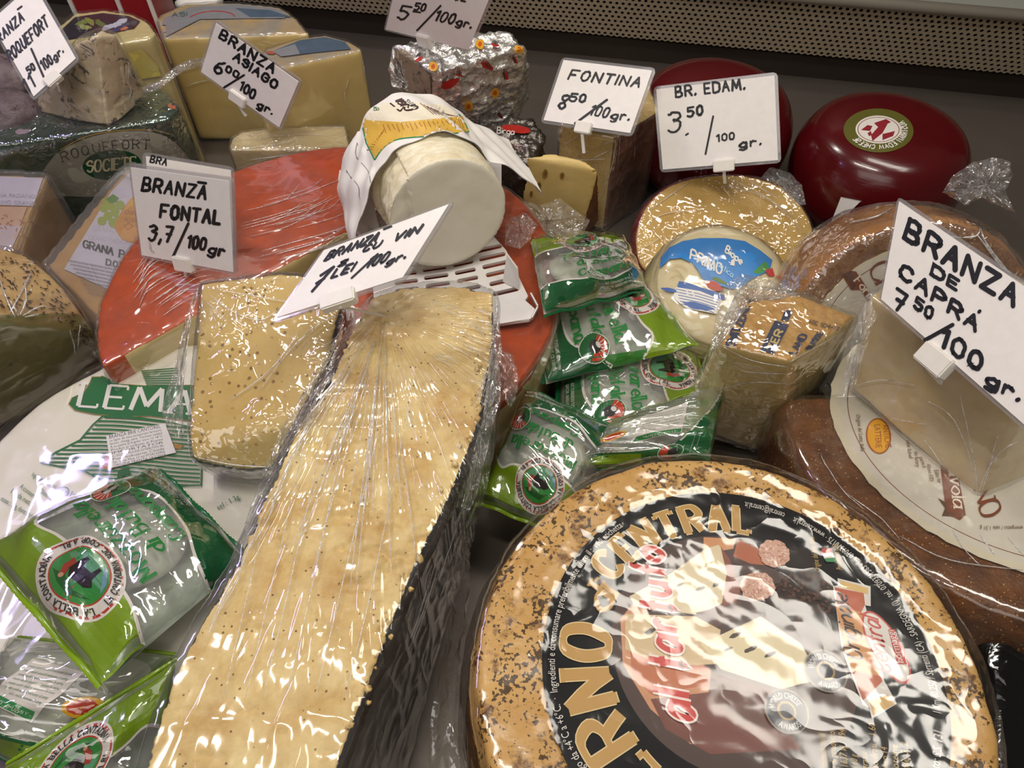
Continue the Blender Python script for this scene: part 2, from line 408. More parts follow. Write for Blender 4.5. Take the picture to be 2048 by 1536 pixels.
    def _calli(s, p, q, w, mat, ow):
        n = len(q); s.z += s.step; v, f = [], []
        for i in range(n):
            a, b = max(i - 1, 0), min(i + 1, n - 1); dx, dy = q[b][0] - q[a][0], q[b][1] - q[a][1]; l = math.hypot(dx, dy) or 1
            if n > 2 and 0 < i < n - 1 and n < 7:  # sharp joint: split into quads per segment instead
                pass
            ex, ey = p[b][0] - p[a][0], p[b][1] - p[a][1]; el = math.hypot(ex, ey) or 1
            ww = (w[1] + (w[0] - w[1]) * abs(ey / el) + ow) / 2; v += [(q[i][0] - dy / l * ww, q[i][1] + dx / l * ww), (q[i][0] + dy / l * ww, q[i][1] - dx / l * ww)]
            if i: f.append((2 * i - 2, 2 * i - 1, 2 * i + 1, 2 * i))
        if n < 7:   # straight strokes: independent quads so corners stay crisp
            v, f = [], []
            for i in range(n - 1):
                dx, dy = q[i + 1][0] - q[i][0], q[i + 1][1] - q[i][1]; l = math.hypot(dx, dy) or 1
                ex, ey = p[i + 1][0] - p[i][0], p[i + 1][1] - p[i][1]; el = math.hypot(ex, ey) or 1
                wt = w[0] if abs(ey / el) > .3 else w[1]
                if abs(ey / el) > .3 and ex / el > .15 and False: wt = w[0]
                ww = (wt + ow) / 2; e = ow / 2
                A = (q[i][0] - dx / l * e, q[i][1] - dy / l * e); B = (q[i + 1][0] + dx / l * e, q[i + 1][1] + dy / l * e); b = len(v)
                v += [(A[0] - dy / l * ww, A[1] + dx / l * ww), (A[0] + dy / l * ww, A[1] - dx / l * ww), (B[0] + dy / l * ww, B[1] - dx / l * ww), (B[0] - dy / l * ww, B[1] + dx / l * ww)]
                f.append((b, b + 1, b + 2, b + 3)); s._emit(v, f, mat, s.z); s.z += s.step; v, f = [], []
            return
        s._emit(v, f, mat, s.z)
    def font(s, text, fn, height, mat, width=None, slant=0):
        v, f, wd = ftris(text); s.z += s.step; k = width / wd if width else height
        s._emit([fn(x * k + y * height * slant, y * height) for x, y in v], f, mat, s.z)
    def build(s, name, parent=None, label=None, kind=None):
        me = bpy.data.meshes.new(name); me.from_pydata([tuple(p) for p in s.V], [], s.Fc)
        for m in s.mats: me.materials.append(m)
        me.polygons.foreach_set('material_index', s.mi); me.update()
        bm = bmesh.new(); bm.from_mesh(me); bmesh.ops.delete(bm, geom=[v for v in bm.verts if not v.link_faces], context='VERTS'); bm.to_mesh(me); bm.free()
        s.mesh = me
        return link(name, me, parent, kind, label)
def along(x0, y0, x1, y1, flip=1):
    """writing laid from pixel (x0,y0) towards (x1,y1), letters upright to the left of the direction (pixel y grows down)"""
    l = math.dist((x0, y0), (x1, y1)); ux, uy = (x1 - x0) / l, (y1 - y0) / l
    return (lambda x, y: (x0 + ux * x + uy * y * flip, y0 + uy * x - ux * y * flip)), l
def affine(o, u, v): return lambda x, y: (o[0] + u[0] * x + v[0] * y, o[1] + u[1] * x + v[1] * y)
def arcfn(cx, cy, R, a0, sgn=-1, ysc=1, asp=1):
    """writing along a circle in y-up 2D: sgn -1 clockwise (tops outward), +1 anticlockwise (tops inward)"""
    def fn(x, y):
        a = a0 + sgn * x / R; r = R + (y if sgn < 0 else -y); return (cx + r * math.cos(a) * asp, cy + r * math.sin(a) * ysc)
    return fn
def plane_px(o, n):
    o, n = Vector(o), Vector(n).normalized()
    if n.dot(o - O) > 0: n = -n
    def mp(x, y, lift):
        d = ray(x, y); t = (o + n * lift - O).dot(n) / d.dot(n); return O + d * t
    return mp
def frame_map(o, U, V, N): return lambda x, y, lift: o + U * x + V * y + N * lift
def bvh_px(me):
    b = BVHTree.FromPolygons([v.co.copy() for v in me.vertices], [tuple(p.vertices) for p in me.polygons])
    def mp(x, y, lift):
        d = ray(x, y).normalized(); h, n, i, dist = b.ray_cast(O, d)
        if h is None: return None
        return h - d * lift * 1.0 + Vector((0, 0, 0))
    return mp
def bez(p, n=6): return catmull(list(p), n)

# ------------------------------------------------------------------ handwritten price signs
BLK = plain('#15161c', .45); WHITE = plain('#e9e4e0', .35); CLIP = plain('#e6e2da', .3, 0, .5)
t_ = NT('sleeve_plastic'); tr_ = t_.add('ShaderNodeBsdfTransparent'); tr_.inputs[0].default_value = (.86, .85, .86, 1)
g_ = t_.add('ShaderNodeBsdfGlossy'); g_.inputs['Roughness'].default_value = .12; v_ = t_.coord(); t_.L(t_.bump(t_.noise(v_, 60, 2), .15, .001), g_.inputs['Normal'])
d_ = t_.add('ShaderNodeBsdfDiffuse'); d_.inputs[0].default_value = (.8, .79, .82, 1)
a_ = t_.add('ShaderNodeMixShader'); a_.inputs[0].default_value = .12; t_.L(tr_.outputs[0], a_.inputs[1]); t_.L(g_.outputs[0], a_.inputs[2])
b_ = t_.add('ShaderNodeMixShader'); b_.inputs[0].default_value = .13; t_.L(a_.outputs[0], b_.inputs[1]); t_.L(d_.outputs[0], b_.inputs[2]); M['sleeve'] = t_.done(b_.outputs[0])
def sign(label, corners, depth, lines, clip, pin, border=.036, pen=1.12):
    """corners: TL TR BR BL pixels; depth: distance of the lower edge along the view axis; the rectangle's plane comes from its perspective"""
    c = [Vector((x - 1024, 768 - y, F)) for x, y in corners]   # camera frame (right, up, forward)
    # vanishing directions of the two edge pairs
    def vd(a, b, c_, d): l1 = a.cross(b); l2 = c_.cross(d); return l1.cross(l2)
    h = vd(c[0], c[1], c[3], c[2]); v = vd(c[3], c[0], c[2], c[1])
    n = h.cross(v).normalized(); lim = SIGN_N.get(label)
    W = lambda q: (Vector((1, 0, 0)) * q.x + _u * q.y + _f * q.z)
    n = W(n).normalized()
    base = O + W((c[2] + c[3]) / 2 / F) * depth; view = (base - O).normalized()
    if n.dot(view) > 0: n = -n
    if n.dot(view) > -.45 or lim: n = Vector(lim).normalized() if lim else (n - view * .6).normalized()
    mp = plane_px(base, n); K = [mp(x, y, 0) for x, y in corners]; cen = sum(K, Vector()) / 4
    nn = (base - O); n = n if n.dot(nn) < 0 else -n
    root = thing('price_sign', label, 'sign', base, 'handwritten price signs on stakes')
    def slab(cs, th, z):
        f = [p + n * (z + th / 2) for p in cs]; b = [p + n * (z - th / 2) for p in cs]
        return f + b, [(0, 1, 2, 3), (7, 6, 5, 4), (0, 4, 5, 1), (1, 5, 6, 2), (2, 6, 7, 3), (3, 7, 4, 0)]
    # rounded sleeve
    big = [];
    for i in range(4):
        a, b, d = K[i], K[(i + 1) % 4], K[i - 1]; e1 = (b - a).normalized(); e2 = (d - a).normalized(); s = border * .06; r = .003
        o_ = a - (e1 + e2) * s; big += [o_ + e2 * r, o_ + (e1 + e2) * r * .3, o_ + e1 * r]
    m = len(big); f = [p + n * .0007 for p in big]; bb = [p - n * .0007 for p in big]
    link('plastic_sleeve', mesh_from('plastic_sleeve', f + bb, [tuple(range(m)), tuple(range(2 * m - 1, m - 1, -1))] + [(i, i + m, (i + 1) % m + m, (i + 1) % m) for i in range(m)], M['sleeve'], False), root)
    v_, f_ = slab(K, .0005, .0009); link('card', mesh_from('card', v_, f_, WHITE, False), root)
    D = Decal(plane_px(base + n * .0012, n), None, .0001, .00001)
    for ln in lines:
        tx, x0, y0, x1, y1, hpx, pw = ln[:7]; sl = ln[7] if len(ln) > 7 else .12; up = ln[8] if len(ln) > 8 else None
        l = math.dist((x0, y0), (x1, y1)); ux, uy = (x1 - x0) / l, (y1 - y0) / l
        vx, vy = up if up else (uy, -ux)
        st, wd = skel(tx, False, .12)
        for p, _ in st:
            if len(p) == 2 and math.dist(p[0], p[1]) < .15: p = [p[0], (p[0][0] + .06, p[0][1] + .1)]
            q = bez([(a + random.uniform(-.03, .03), b + random.uniform(-.035, .035)) for a, b in p], 3) if len(p) > 6 else p
            qq = [(x0 + ux * (x * l / wd + y * hpx * sl) + vx * y * hpx, y0 + uy * (x * l / wd + y * hpx * sl) + vy * y * hpx) for x, y in q]; pp = pw * pen * random.uniform(.88, 1.12)
            if len(qq) <= 7:
                for a_, b_ in zip(qq, qq[1:]): D.stroke([a_, b_], pp, BLK)
            else: D.stroke(qq, pp, BLK)
            D.dots(qq, pp, BLK)
    D.build('handwriting', root)
    # clip and stake
    (cx, cy), (dx, dy), cw, ch = clip; a = mp(cx, cy, 0); b = mp(cx + dx, cy + dy, 0); U = (b - a).normalized(); Vv = U.cross(n).normalized()
    if Vv.dot(_u) < 0: Vv = -Vv
    cc = a + n * .0012; v_, f_ = boxm(*cc, cw / 2, ch / 2, .0028, U, Vv, n)
    me = mesh_from('clip', v_, f_, CLIP, False); bm = bmesh.new(); bm.from_mesh(me); bmesh.ops.bevel(bm, geom=bm.edges[:], offset=.0007, segments=2, affect='EDGES'); bm.to_mesh(me); bm.free()
    link('clip', me, root)
    tip = Vector(pin); s0 = cc - Vv * ch * .45; d = tip - s0; W2 = d.normalized(); A = n.cross(W2).normalized(); B = W2.cross(A); mid = (s0 + tip) / 2
    v_, f_ = boxm(*mid, .0011, .0007, d.length / 2, A, B, W2); link('stake', mesh_from('stake', v_, f_, CLIP, False), root)
    return root
SIGN_N = {}
# ================================================================== THE SETTING
def steel(name, c1, c2, rough=.35, sc=(3, 60, 60)):
    t = NT(name); v = t.coord(sc); n = t.noise(v, 6, 3, .6); v2 = t.coord(); n2 = t.noise(v2, 9, 4, .6)
    col = t.mix(n2, srgb(c1), srgb(c2)); return t.done(t.bsdf(col, rough, .55, t.bump(n, .06, .0005)))
M['deck'] = steel('brushed_steel_deck', '#5d5650', '#756d64', .38)
M['wall'] = steel('dark_steel_wall', '#38312c', '#4a423b', .3)
M['perf'] = steel('perforated_steel', '#b5a792', '#c6b79c', .45, (4, 4, 4))
M['ledge'] = steel('painted_ledge', '#b9bcb2', '#c6c8be', .35)
M['void_shade'] = plain('#0c0a09', .9)  # near-black colour standing in for shade behind the vent holes
A0, B0 = P(1024, 97, 0), P(2048, 197, 0); wd_ = (B0 - A0).normalized(); wn = Vector((wd_.y, -wd_.x, 0)).normalized()  # towards the camera
WL, WR = A0 - wd_ * .95, A0 + wd_ * .75
def quadgrid(a, b, c, d, nx, ny):
    v = []; f = []
    for j in range(ny + 1):
        for i in range(nx + 1):
            s, t = i / nx, j / ny; v.append((a * (1 - s) + b * s) * (1 - t) + (d * (1 - s) + c * s) * t)
    for j in range(ny):
        for i in range(nx): k = j * (nx + 1) + i; f.append((k, k + 1, k + nx + 2, k + nx + 1))
    return v, f
v, f = boxm(0, .42, -.01, .85, .62, .01); struct('floor', mesh_from('floor', v, f, M['deck'], False))
Z = Vector((0, 0, 1))
a, b = WL, WR; th = wn * -.01
v, f = boxm(*((a + b) / 2 + Z * .17 - wn * .012), (b - a).length / 2, .012, .17, wd_, wn, Z); struct('wall_back', mesh_from('wall_back', v, f, M['wall'], False))
# perforated return-air panel, leaning, above a dark slot
def hitline(px, py, y_off, z=None):
    """point of the plane parallel to the wall, y_off in front of it"""
    mp = plane_px(A0 + wn * y_off, wn); return mp(px, py, 0)
pa, pb = hitline(1024, 52, .012), hitline(2048, 150, .012)
zlow = (pa.z + pb.z) / 2
ptop = hitline(1640, 2, .03).z
Lw = (WR - WL).length; perf_lo, perf_hi = zlow, ptop
lo0 = WL + wn * .012 + Z * perf_lo; up_v = Z * (perf_hi - perf_lo) + wn * .018; hh = up_v.length; up_d = up_v.normalized()
V, Fc = [], []; pitch = .0062; x0, x1 = .30, Lw; rows = int(hh / (pitch * .866)); 
for j in range(rows + 1):
    for i in range(int((x1 - x0) / pitch)):
        cx = x0 + (i + (.5 if j % 2 else 0)) * pitch; cy = (j + .5) * pitch * .866
        b_ = len(V)
        for k in range(6):
            an = math.pi / 3 * k + math.pi / 6; R_ = pitch / math.sqrt(3); V.append(lo0 + wd_ * (cx + R_ * math.cos(an)) + up_d * (cy + R_ * math.sin(an)))
        nh = up_d.cross(wd_)
        for rr, dz in ((.0018, 0), (.0018, -.001)):
            for k in range(6):
                an = math.pi / 3 * k + math.pi / 6; V.append(lo0 + wd_ * (cx + rr * math.cos(an)) + up_d * (cy + rr * math.sin(an)) + wn * dz)
        for k in range(6):
            k2 = (k + 1) % 6; Fc.append((b_ + k, b_ + k2, b_ + 6 + k2, b_ + 6 + k)); Fc.append((b_ + 6 + k, b_ + 6 + k2, b_ + 12 + k2, b_ + 12 + k))
struct('trim_1', mesh_from('trim_1', V, Fc, M['perf'], False))
top0 = lo0 + up_v; c_ = (top0 + top0 + wd_ * Lw) / 2
v, f = tube([top0 + wn * .002 + Z * .003, top0 + wd_ * Lw + wn * .002 + Z * .003], .0055, None, n=16); struct('trim_2', mesh_from('trim_2', v, f, steel('bright_rail', '#a59c90', '#bdb5a8', .22)))
v, f = boxm(*(c_ - wn * .10 + Z * .004), Lw / 2, .10, .002, wd_, wn, Z); struct('trim_3', mesh_from('trim_3', v, f, M['ledge'], False))
v, f = boxm(*((WL + WR) / 2 + wn * .004 + Z * (perf_lo + perf_hi) / 2), Lw / 2, .001, hh / 2 + .004, wd_, wn, Z); struct('shade_backing', mesh_from('shade_backing', v, f, M['void_shade'], False))  # added black sheet, paints the shade behind the perforated panel

# ================================================================== helpers for cheeses
def make(name, label, cat, me, mat, base=None, group=None, disp=None, rind=None, body='body', film=None, filmkw={}):
    co, _ = vn(me); lo = co.min(0); hi = co.max(0)
    root = thing(name, label, cat, base or Vector(((lo[0] + hi[0]) / 2, (lo[1] + hi[1]) / 2, lo[2])), group)
    raw = me.copy()
    finish(me, mat, disp, rind); link(body, me, root)
    if film: link('plastic_wrap', wrapmesh(raw, film, **filmkw), root)
    root['_'] = 0; del root['_']
    return root, raw
def creases(root, surf, lines, r=.00022, lift=.0022, mat=None, name='film_crease'):
    """raised folds of the film, one mesh"""
    mp = bvh_px(surf); parts = []
    for ln in lines:
        q = bez([(a, b) for a, b in ln], 5) if len(ln) > 2 else [(ln[0][0] + (ln[1][0] - ln[0][0]) * k / 14, ln[0][1] + (ln[1][1] - ln[0][1]) * k / 14) for k in range(15)]
        p = [mp(x + random.uniform(-.8, .8), y, lift + random.uniform(-.0003, .0003)) for x, y in q]
        p = [a for a in p if a is not None]
        p = [a for i, a in enumerate(p) if i == 0 or (a - p[i - 1]).length < .02]
        if len(p) > 3: parts.append(tube(p, r, None, n=5, taper=True))
    if parts: v, f = join(parts); link(name, mesh_from(name, v, f, mat or M['crease']), root, 'stuff')

# ================================================================== MOLITERNO-STYLE WHEEL (front right)
WZ = .145; WC = P(1458, 1345, WZ); WR_ = (P(1458, 1345, WZ) - P(1982, 1345, WZ)).length
me = cyl_mesh(WC, WR_, .0, WZ, 160, .004); me = remesh(me, .0016, 10, .5)
M['truffle_rind'] = cheese_mat('mottled_golden_rind', '#cda566', '#b78a49', 26, bump=.5, rind='#8a5a26', rind2='#2a180c', rscale=110, amp=1.35, rough=.3, coat=.0, rbump=.6, speck=('#2b180c', 560, 70, .990))
def rd(co, nr):
    r = np.hypot(co[:, 0] - WC.x, co[:, 1] - WC.y); return .02 + .42 * np.exp(-((r - WR_ * .9) / (.02)) ** 2) * (co[:, 2] > .08) + .40 * (co[:, 2] < WZ - .012) - .12
def dp(co, nr): return .0016 * (fbm(co, 60, 1) - .5) + .0012 * (fbm(co, 160, 4) - .5)
wheel, raw = make('whole_cheese', 'large golden cheese wheel with dark mottled rind and a round black printed label', 'cheese', me, M['truffle_rind'], disp=dp, rind=rd, body='rind')
# label disc
LC = P(1480, 1335, WZ); LR = (LC - P(1876, 1335, WZ)).length
def lab(x, y, lift):   # label space: unit circle, +y away from the camera
    X = LC.x + LR * x; Y = LC.y + LR * y
    return Vector((X, Y, WZ + .0009 + lift - .0012 * max(0, math.hypot(x, y) - .8)))
def n2(px, py): p = P(px, py, WZ); return ((p.x - LC.x) / LR, (p.y - LC.y) / LR)
INK = plain('#07070a', .3, 0, .2); GOLD = plain('#b98f48', .35); GOLDL = plain('#d9c08a', .35); PW = plain('#d8d4cc', .4)
D = Decal(lab, .12, .0002, .000015, .0000025)
D.ell(0, 0, 1, 1, INK, n=96)
D.ell(-.02, .10, .62, .62, plain('#3a1c10', .4), n=72)
# pictured board, cheese pieces and truffles, drawn in pixels and carried to the label plane
def px(p): return [n2(*q) for q in p]
ic = (-.02, .10); 
def clipc(p, r=.615):
    out = []
    for x, y in p:
        d = math.hypot(x - ic[0], y - ic[1])
        out.append((x, y) if d < r else (ic[0] + (x - ic[0]) * r / d, ic[1] + (y - ic[1]) * r / d))
    return out
def shade(hexc, k):
    h = hexc.lstrip('#'); return '#%02x%02x%02x' % tuple(max(0, min(255, int(int(h[i:i + 2], 16) * k))) for i in (0, 2, 4))
def pic(p, hexc, r=.35): D.poly(clipc(px(p)), plain(hexc, r))
pic([(1405, 1072), (1470, 1075), (1465, 1100), (1405, 1110)], '#c98a55'); pic([(1475, 1075), (1640, 1090), (1600, 1140), (1500, 1130), (1465, 1115)], '#a8552a')
pic([(1240, 1240), (1290, 1180), (1300, 1290), (1420, 1340), (1460, 1480), (1380, 1490), (1300, 1420), (1245, 1330)], '#c58b62')
pic([(1260, 1300), (1400, 1320), (1430, 1370), (1300, 1390), (1262, 1350)], '#b9683c')
pic([(1300, 1400), (1470, 1380), (1560, 1440), (1600, 1500), (1420, 1510), (1330, 1460)], '#6b2c18')
pic([(1410, 1100), (1436, 1092), (1455, 1120), (1462, 1200), (1395, 1232), (1270, 1215), (1258, 1195), (1340, 1150)], '#d8c8a4')
pic([(1440, 1096), (1458, 1120), (1480, 1180), (1470, 1210), (1440, 1225), (1452, 1150)], '#7a3312')
pic([(1390, 1228), (1480, 1205), (1476, 1235), (1420, 1262)], '#4a1d0c')
pic([(1250, 1230), (1390, 1235), (1440, 1262), (1430, 1330), (1330, 1335), (1250, 1300)], '#cdb48a')
pic([(1400, 1290), (1520, 1235), (1600, 1290), (1640, 1360), (1560, 1380), (1440, 1340)], '#d9caa2')
pic([(1420, 1345), (1560, 1385), (1590, 1470), (1480, 1450), (1415, 1390)], '#5b2a18')
for q in [(1360, 1172, 9, 3), (1400, 1180, 12, 4), (1330, 1195, 8, 3), (1430, 1172, 8, 4), (1470, 1272, 14, 4), (1500, 1300, 16, 4), (1455, 1300, 10, 3), (1540, 1310, 14, 4), (1300, 1265, 12, 5), (1350, 1290, 10, 4)]:
    c = n2(q[0], q[1]); D.ell(c[0], c[1], q[2] / 390, q[3] / 390, plain('#3b2a1c', .4), .4, 14, .2)
for (cx, cy, rx, ry, col, rot) in [(1612, 1188, 62, 50, '#241612', .4), (1560, 1205, 45, 40, '#2b1a14', 0), (1640, 1225, 45, 40, '#1d1310', .8), (1590, 1130, 44, 36, '#1f130f', .3)]:
    c = n2(cx, cy); D.ell(c[0], c[1], rx / 390, ry / 380, plain(col, .6), rot, 48, .09)
for k in range(170):
    a = random.uniform(0, 6.28); r = random.random() ** .5; c = n2(1606 + 62 * r * math.cos(a), 1195 + 48 * r * math.sin(a)); D.ell(c[0], c[1], .012, .009, plain(random.choice(['#4b3026', '#382219', '#5a3b2d']), .6), a, 6)
for (cx, cy, rx, ry) in [(1546, 1110, 34, 30), (1512, 1176, 38, 30)]:
    c = n2(cx, cy); D.ell(c[0], c[1], rx / 390, ry / 380, plain('#cda28e', .5), .4, 40, .07)
    for k in range(60):
        a = random.uniform(0, 6.28); r = random.random() ** .5 * .85; c2 = n2(cx + rx * r * math.cos(a), cy + ry * r * math.sin(a)); D.ell(c2[0], c2[1], .009, .004, plain('#b5806c' if k % 2 else '#e3c6b4', .5), a, 5)
D.build('label', wheel, 'round black label with a picture of cheese and truffles')
D = Decal(lab, None, .0006, .0000012)
# gold ring lettering
def ring(txt, a0, a1, R, h, w, mats, serif=True):
    n = len(txt); L = math.radians(a0 - a1)
    st, wd = skel(txt, serif, .18); k = L * R / wd
    fn = arcfn(0, 0, R, math.radians(a0))
    for ow, mt in ((.012, mats[1]), (0, mats[0])):
        for p, isf in st:
            q = [fn(x * k, y * h) for x, y in (p if len(p) > 4 else [p[0]] + [((p[i][0] * (3 - j) + p[i + 1][0] * j) / 3, (p[i][1] * (3 - j) + p[i + 1][1] * j) / 3) for i in range(len(p) - 1) for j in (1, 2, 3)])]
            if isf: D.stroke(q, w[1] * .9 + ow, mt)
            elif len(p) > 6: D._calli(p, q, w, mt, ow)
            else:
                for i in range(len(p) - 1):
                    seg = q[3 * i:3 * i + 4] if len(p) <= 4 else [q[i], q[i + 1]]
                    v = abs(p[i + 1][1] - p[i][1]) > .3
                    dg = v and (p[i + 1][0] - p[i][0]) * (p[i + 1][1] - p[i][1]) > .15 and False
                    D.stroke(seg, (w[0] if v and not dg else w[1]) + ow, mt)
ring('CENTRAL', 142, 76, .755, .155, (.040, .020), (GOLD, GOLDL))
ring('MOLITERNO', 301, 166, .665, .235, (.056, .026), (GOLD, GOLDL))
fn = arcfn(0, 0, .70, math.radians(157)); st, wd = skel('di', True, .1)
D.write('di', lambda x, y: fn(x, y), (.030, .016), GOLD, True, height=.155, slant=.15)
for txt, a0, R, h in (('Conservare in frigo da +4°C a +6°C.  ·  Ingredienti e da consumare preferibilmente entro il :  vedi etichetta', 226, .935, .040),):
    v, f, wd = ftris(txt); k = math.radians(226 - 124) * R / wd; fn = arcfn(0, 0, R, math.radians(a0)); D.z += D.step
    D._emit([fn(x * k, y * h) for x, y in v], f, PW, D.z)
txt = '1 Km 40,250 / Serrenti (CA) - SARDEGNA (I) · tel. 0709371363 · fax 0709370175 · www.central.it      central@central.it'
v, f, wd = ftris(txt); fn = arcfn(0, 0, .955, math.radians(-14), 1); k = math.radians(92) * .955 / wd; D.z += D.step; D._emit([fn(x * k, y * .042) for x, y in v], f, PW, D.z)
txt = 'Sede e stabilimento: S.S. 131'
v, f, wd = ftris(txt); fn = arcfn(0, 0, .955, math.radians(-47), 1); k = math.radians(28) * .955 / wd; D.z += D.step; D._emit([fn(x * k, y * .042) for x, y in v], f, PW, D.z)
# red script with a white outline, reading upward
RED = plain('#c3271b', .35)
o = n2(1385, 1440); e = n2(1322, 1105); L = math.dist(o, e); ux, uy = (e[0] - o[0]) / L, (e[1] - o[1]) / L; vx, vy = -uy, ux
sl = affine(o, (ux, uy), (vx, vy))
D.write('al tartufo', sl, .030, RED, False, width=L, height=.17, track=.14, slant=.25, outline=(.020, plain('#ead9cf', .35)))
# ribbon, oval, flag
def pxp(p, m): D.z += D.step * 2; D.poly(px(p), m)
pxp([(1672, 1160), (1738, 1176), (1738, 1216), (1727, 1214), (1765, 1365), (1790, 1410), (1740, 1440), (1735, 1418), (1722, 1412), (1680, 1300), (1663, 1176), (1673, 1174)], PW)
pxp([(1666, 1178), (1724, 1190), (1736, 1290), (1761, 1366), (1722, 1404), (1684, 1298)], plain('#b5562e', .35))
pxp([(1668, 1215), (1728, 1230), (1736, 1290), (1757, 1355), (1700, 1345), (1684, 1298)], plain('#c98c4c', .35))
pxp([(1677, 1164), (1733, 1180), (1733, 1192), (1678, 1178)], plain('#d8b673', .35)); pxp([(1735, 1405), (1772, 1392), (1785, 1412), (1742, 1434)], plain('#cfa865', .35))
o = n2(1722, 1325); e = n2(1690, 1195); L = math.dist(o, e); D.write('Originale', affine(o, ((e[0] - o[0]) / L, (e[1] - o[1]) / L), ((o[1] - e[1]) / L, (e[0] - o[0]) / L)), .011, plain('#2a1010', .4), False, width=L, height=.085, slant=.35)
oc = n2(1768, 1296); D.ell(oc[0], oc[1], .19, .085, plain('#b8321f', .35), 1.80, 40); D.z += .00003; D.ell(oc[0], oc[1], .178, .075, PW, 1.80, 40)
o = n2(1779, 1350); e = n2(1753, 1243); L = math.dist(o, e); D.write('Central', affine(o, ((e[0] - o[0]) / L, (e[1] - o[1]) / L), ((o[1] - e[1]) / L, (e[0] - o[0]) / L)), .011, plain('#b8321f', .35), False, width=L, height=.09, slant=.3)
pxp([(1790, 1332), (1810, 1332), (1786, 1262), (1772, 1262)], plain('#b8321f', .35))
o = n2(1803, 1330); e = n2(1783, 1264); L = math.dist(o, e); D.z += .00005; D.font('Formaggi', affine(o, ((e[0] - o[0]) / L, (e[1] - o[1]) / L), ((o[1] - e[1]) / L, (e[0] - o[0]) / L)), .04, PW, L)
pxp([(1640, 1102), (1660, 1100), (1662, 1109), (1642, 1111)], plain('#c6402c')); pxp([(1642, 1111), (1662, 1109), (1666, 1119), (1645, 1121)], PW); pxp([(1645, 1121), (1666, 1119), (1669, 1128), (1650, 1128)], plain('#2f8a4d'))
YL = plain('#b99a58', .4)
for tx, p0, p1 in (('Origine del latte: Italia', (1638, 1148), (1625, 1078)), ('Prodotto in Italia', (1682, 1144), (1672, 1092)), ):
    o = n2(*p0); e = n2(*p1); L = math.dist(o, e); D.font(tx, affine(o, ((e[0] - o[0]) / L, (e[1] - o[1]) / L), ((o[1] - e[1]) / L, (e[0] - o[0]) / L)), .035, YL, L)
for i, tx in enumerate(('Valori nutrizionali medi', 'per 100 g di prodotto', 'Energia 1637 kJ / 394', 'Grassi 31.60 g', 'acidi grassi', 'Carboidrati - 1.60', 'zuccheri 14', 'Proteine', 'Sale 2.2')):
    o = n2(1655 + i * 20, 1600 - i * 6); e = n2(1648 + i * 20 - 2, 1470 - i * 4); L = math.dist(o, e); D.font(tx, affine(o, ((e[0] - o[0]) / L, (e[1] - o[1]) / L), ((o[1] - e[1]) / L, (e[0] - o[0]) / L)), .035, YL, L * (.55 + .45 * (len(tx) > 14)))
for (cx, cy) in ((1648, 1345), (1570, 1425)):
    c = n2(cx, cy); D.z += .00003; D.ell(c[0], c[1], .105, .105, plain('#8a7d6a', .4), 0, 36); D.z += .00003; D.ell(c[0], c[1], .099, .099, plain('#141528', .35), 0, 36); D.z += .00003; D.ell(c[0], c[1], .045, .045, plain('#a08648', .4), 0, 24)
    D.z += .00003; D.ell(c[0], c[1], .035, .035, plain('#1a1a2c', .4), 0, 24)
    for tx, a0, a1, sg in (('WORLD CHEESE', 170, 20, -1), ('AWARDS', 230, 310, 1)):
        v, f, wd = ftris(tx); R = .058 if sg < 0 else .088; fn = arcfn(c[0], c[1], R, math.radians(a0), sg); k = math.radians(abs(a0 - a1)) * R / wd; D.z += D.step; D._emit([fn(x * k, y * .030) for x, y in v], f, PW, D.z)
D.build('label_lettering', wheel)
# heat-shrunk film over the wheel
M['film_shrink'] = film_mat('shrink_film_wavy', .0, 75, .35, gl=(.018, .75), rough=.11)
co, nr = vn(raw); fm = raw.copy()
ripple = .0005 * ridge(co * np.array([1, 1, .3]), 90, 5) + .0013 * fbm(co @ np.array([[.82, .57, 0], [-.57, .82, 0], [0, 0, 1]]) * np.array([.30, 1, 1]), 130, 8, 2)
r_ = np.hypot(co[:, 0] - LC.x, co[:, 1] - LC.y)
setv(fm, co + nr * (.0022 + ripple * np.where(r_ < LR, .55, 1.1))[:, None]); fm.materials.clear(); fm.materials.append(M['film_shrink']); fm.shade_smooth()
link('plastic_wrap', fm, wheel)
# ================================================================== BROWN SPECKLED WHEELS (right)
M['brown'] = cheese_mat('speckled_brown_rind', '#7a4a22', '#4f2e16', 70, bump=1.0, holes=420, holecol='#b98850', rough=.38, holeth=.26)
M['orange_brown'] = cheese_mat('toasted_brown_rind', '#b98140', '#8f5a24', 26, bump=.5, rind='#6a4020', rind2='#8a6034', rscale=300, amp=.5, rough=.4)
CREAM = plain('#d9d0b6', .4); CREAM2 = plain('#d5cfc0', .4); BRN = plain('#7b3d1f', .4); BRNL = plain('#6d4a2a', .4)
LWn = Vector((-.04, .12, 1)).normalized(); LWc = P(2020, 862, .08); lwR = (P(1680, 868, .08) - LWc).length
me = remesh(cutmesh(cyl_mesh(LWc, lwR * 1.30, -.085, 0, 160, .003, LWn), (0, .262, 0), (0, 1, 0)), .0018, 8)
lw, raw = make('whole_cheese', 'brown speckled cheese wheel under the pale wrapped wedge, cream label with yellow oval badge', 'cheese', me, M['brown'],
   disp=lambda c, n: .0016 * (fbm(c, 90, 2) - .5) + .0005 * (vnoise(c, 420, 1) - .5), body='rind', group='brown speckled wheels')
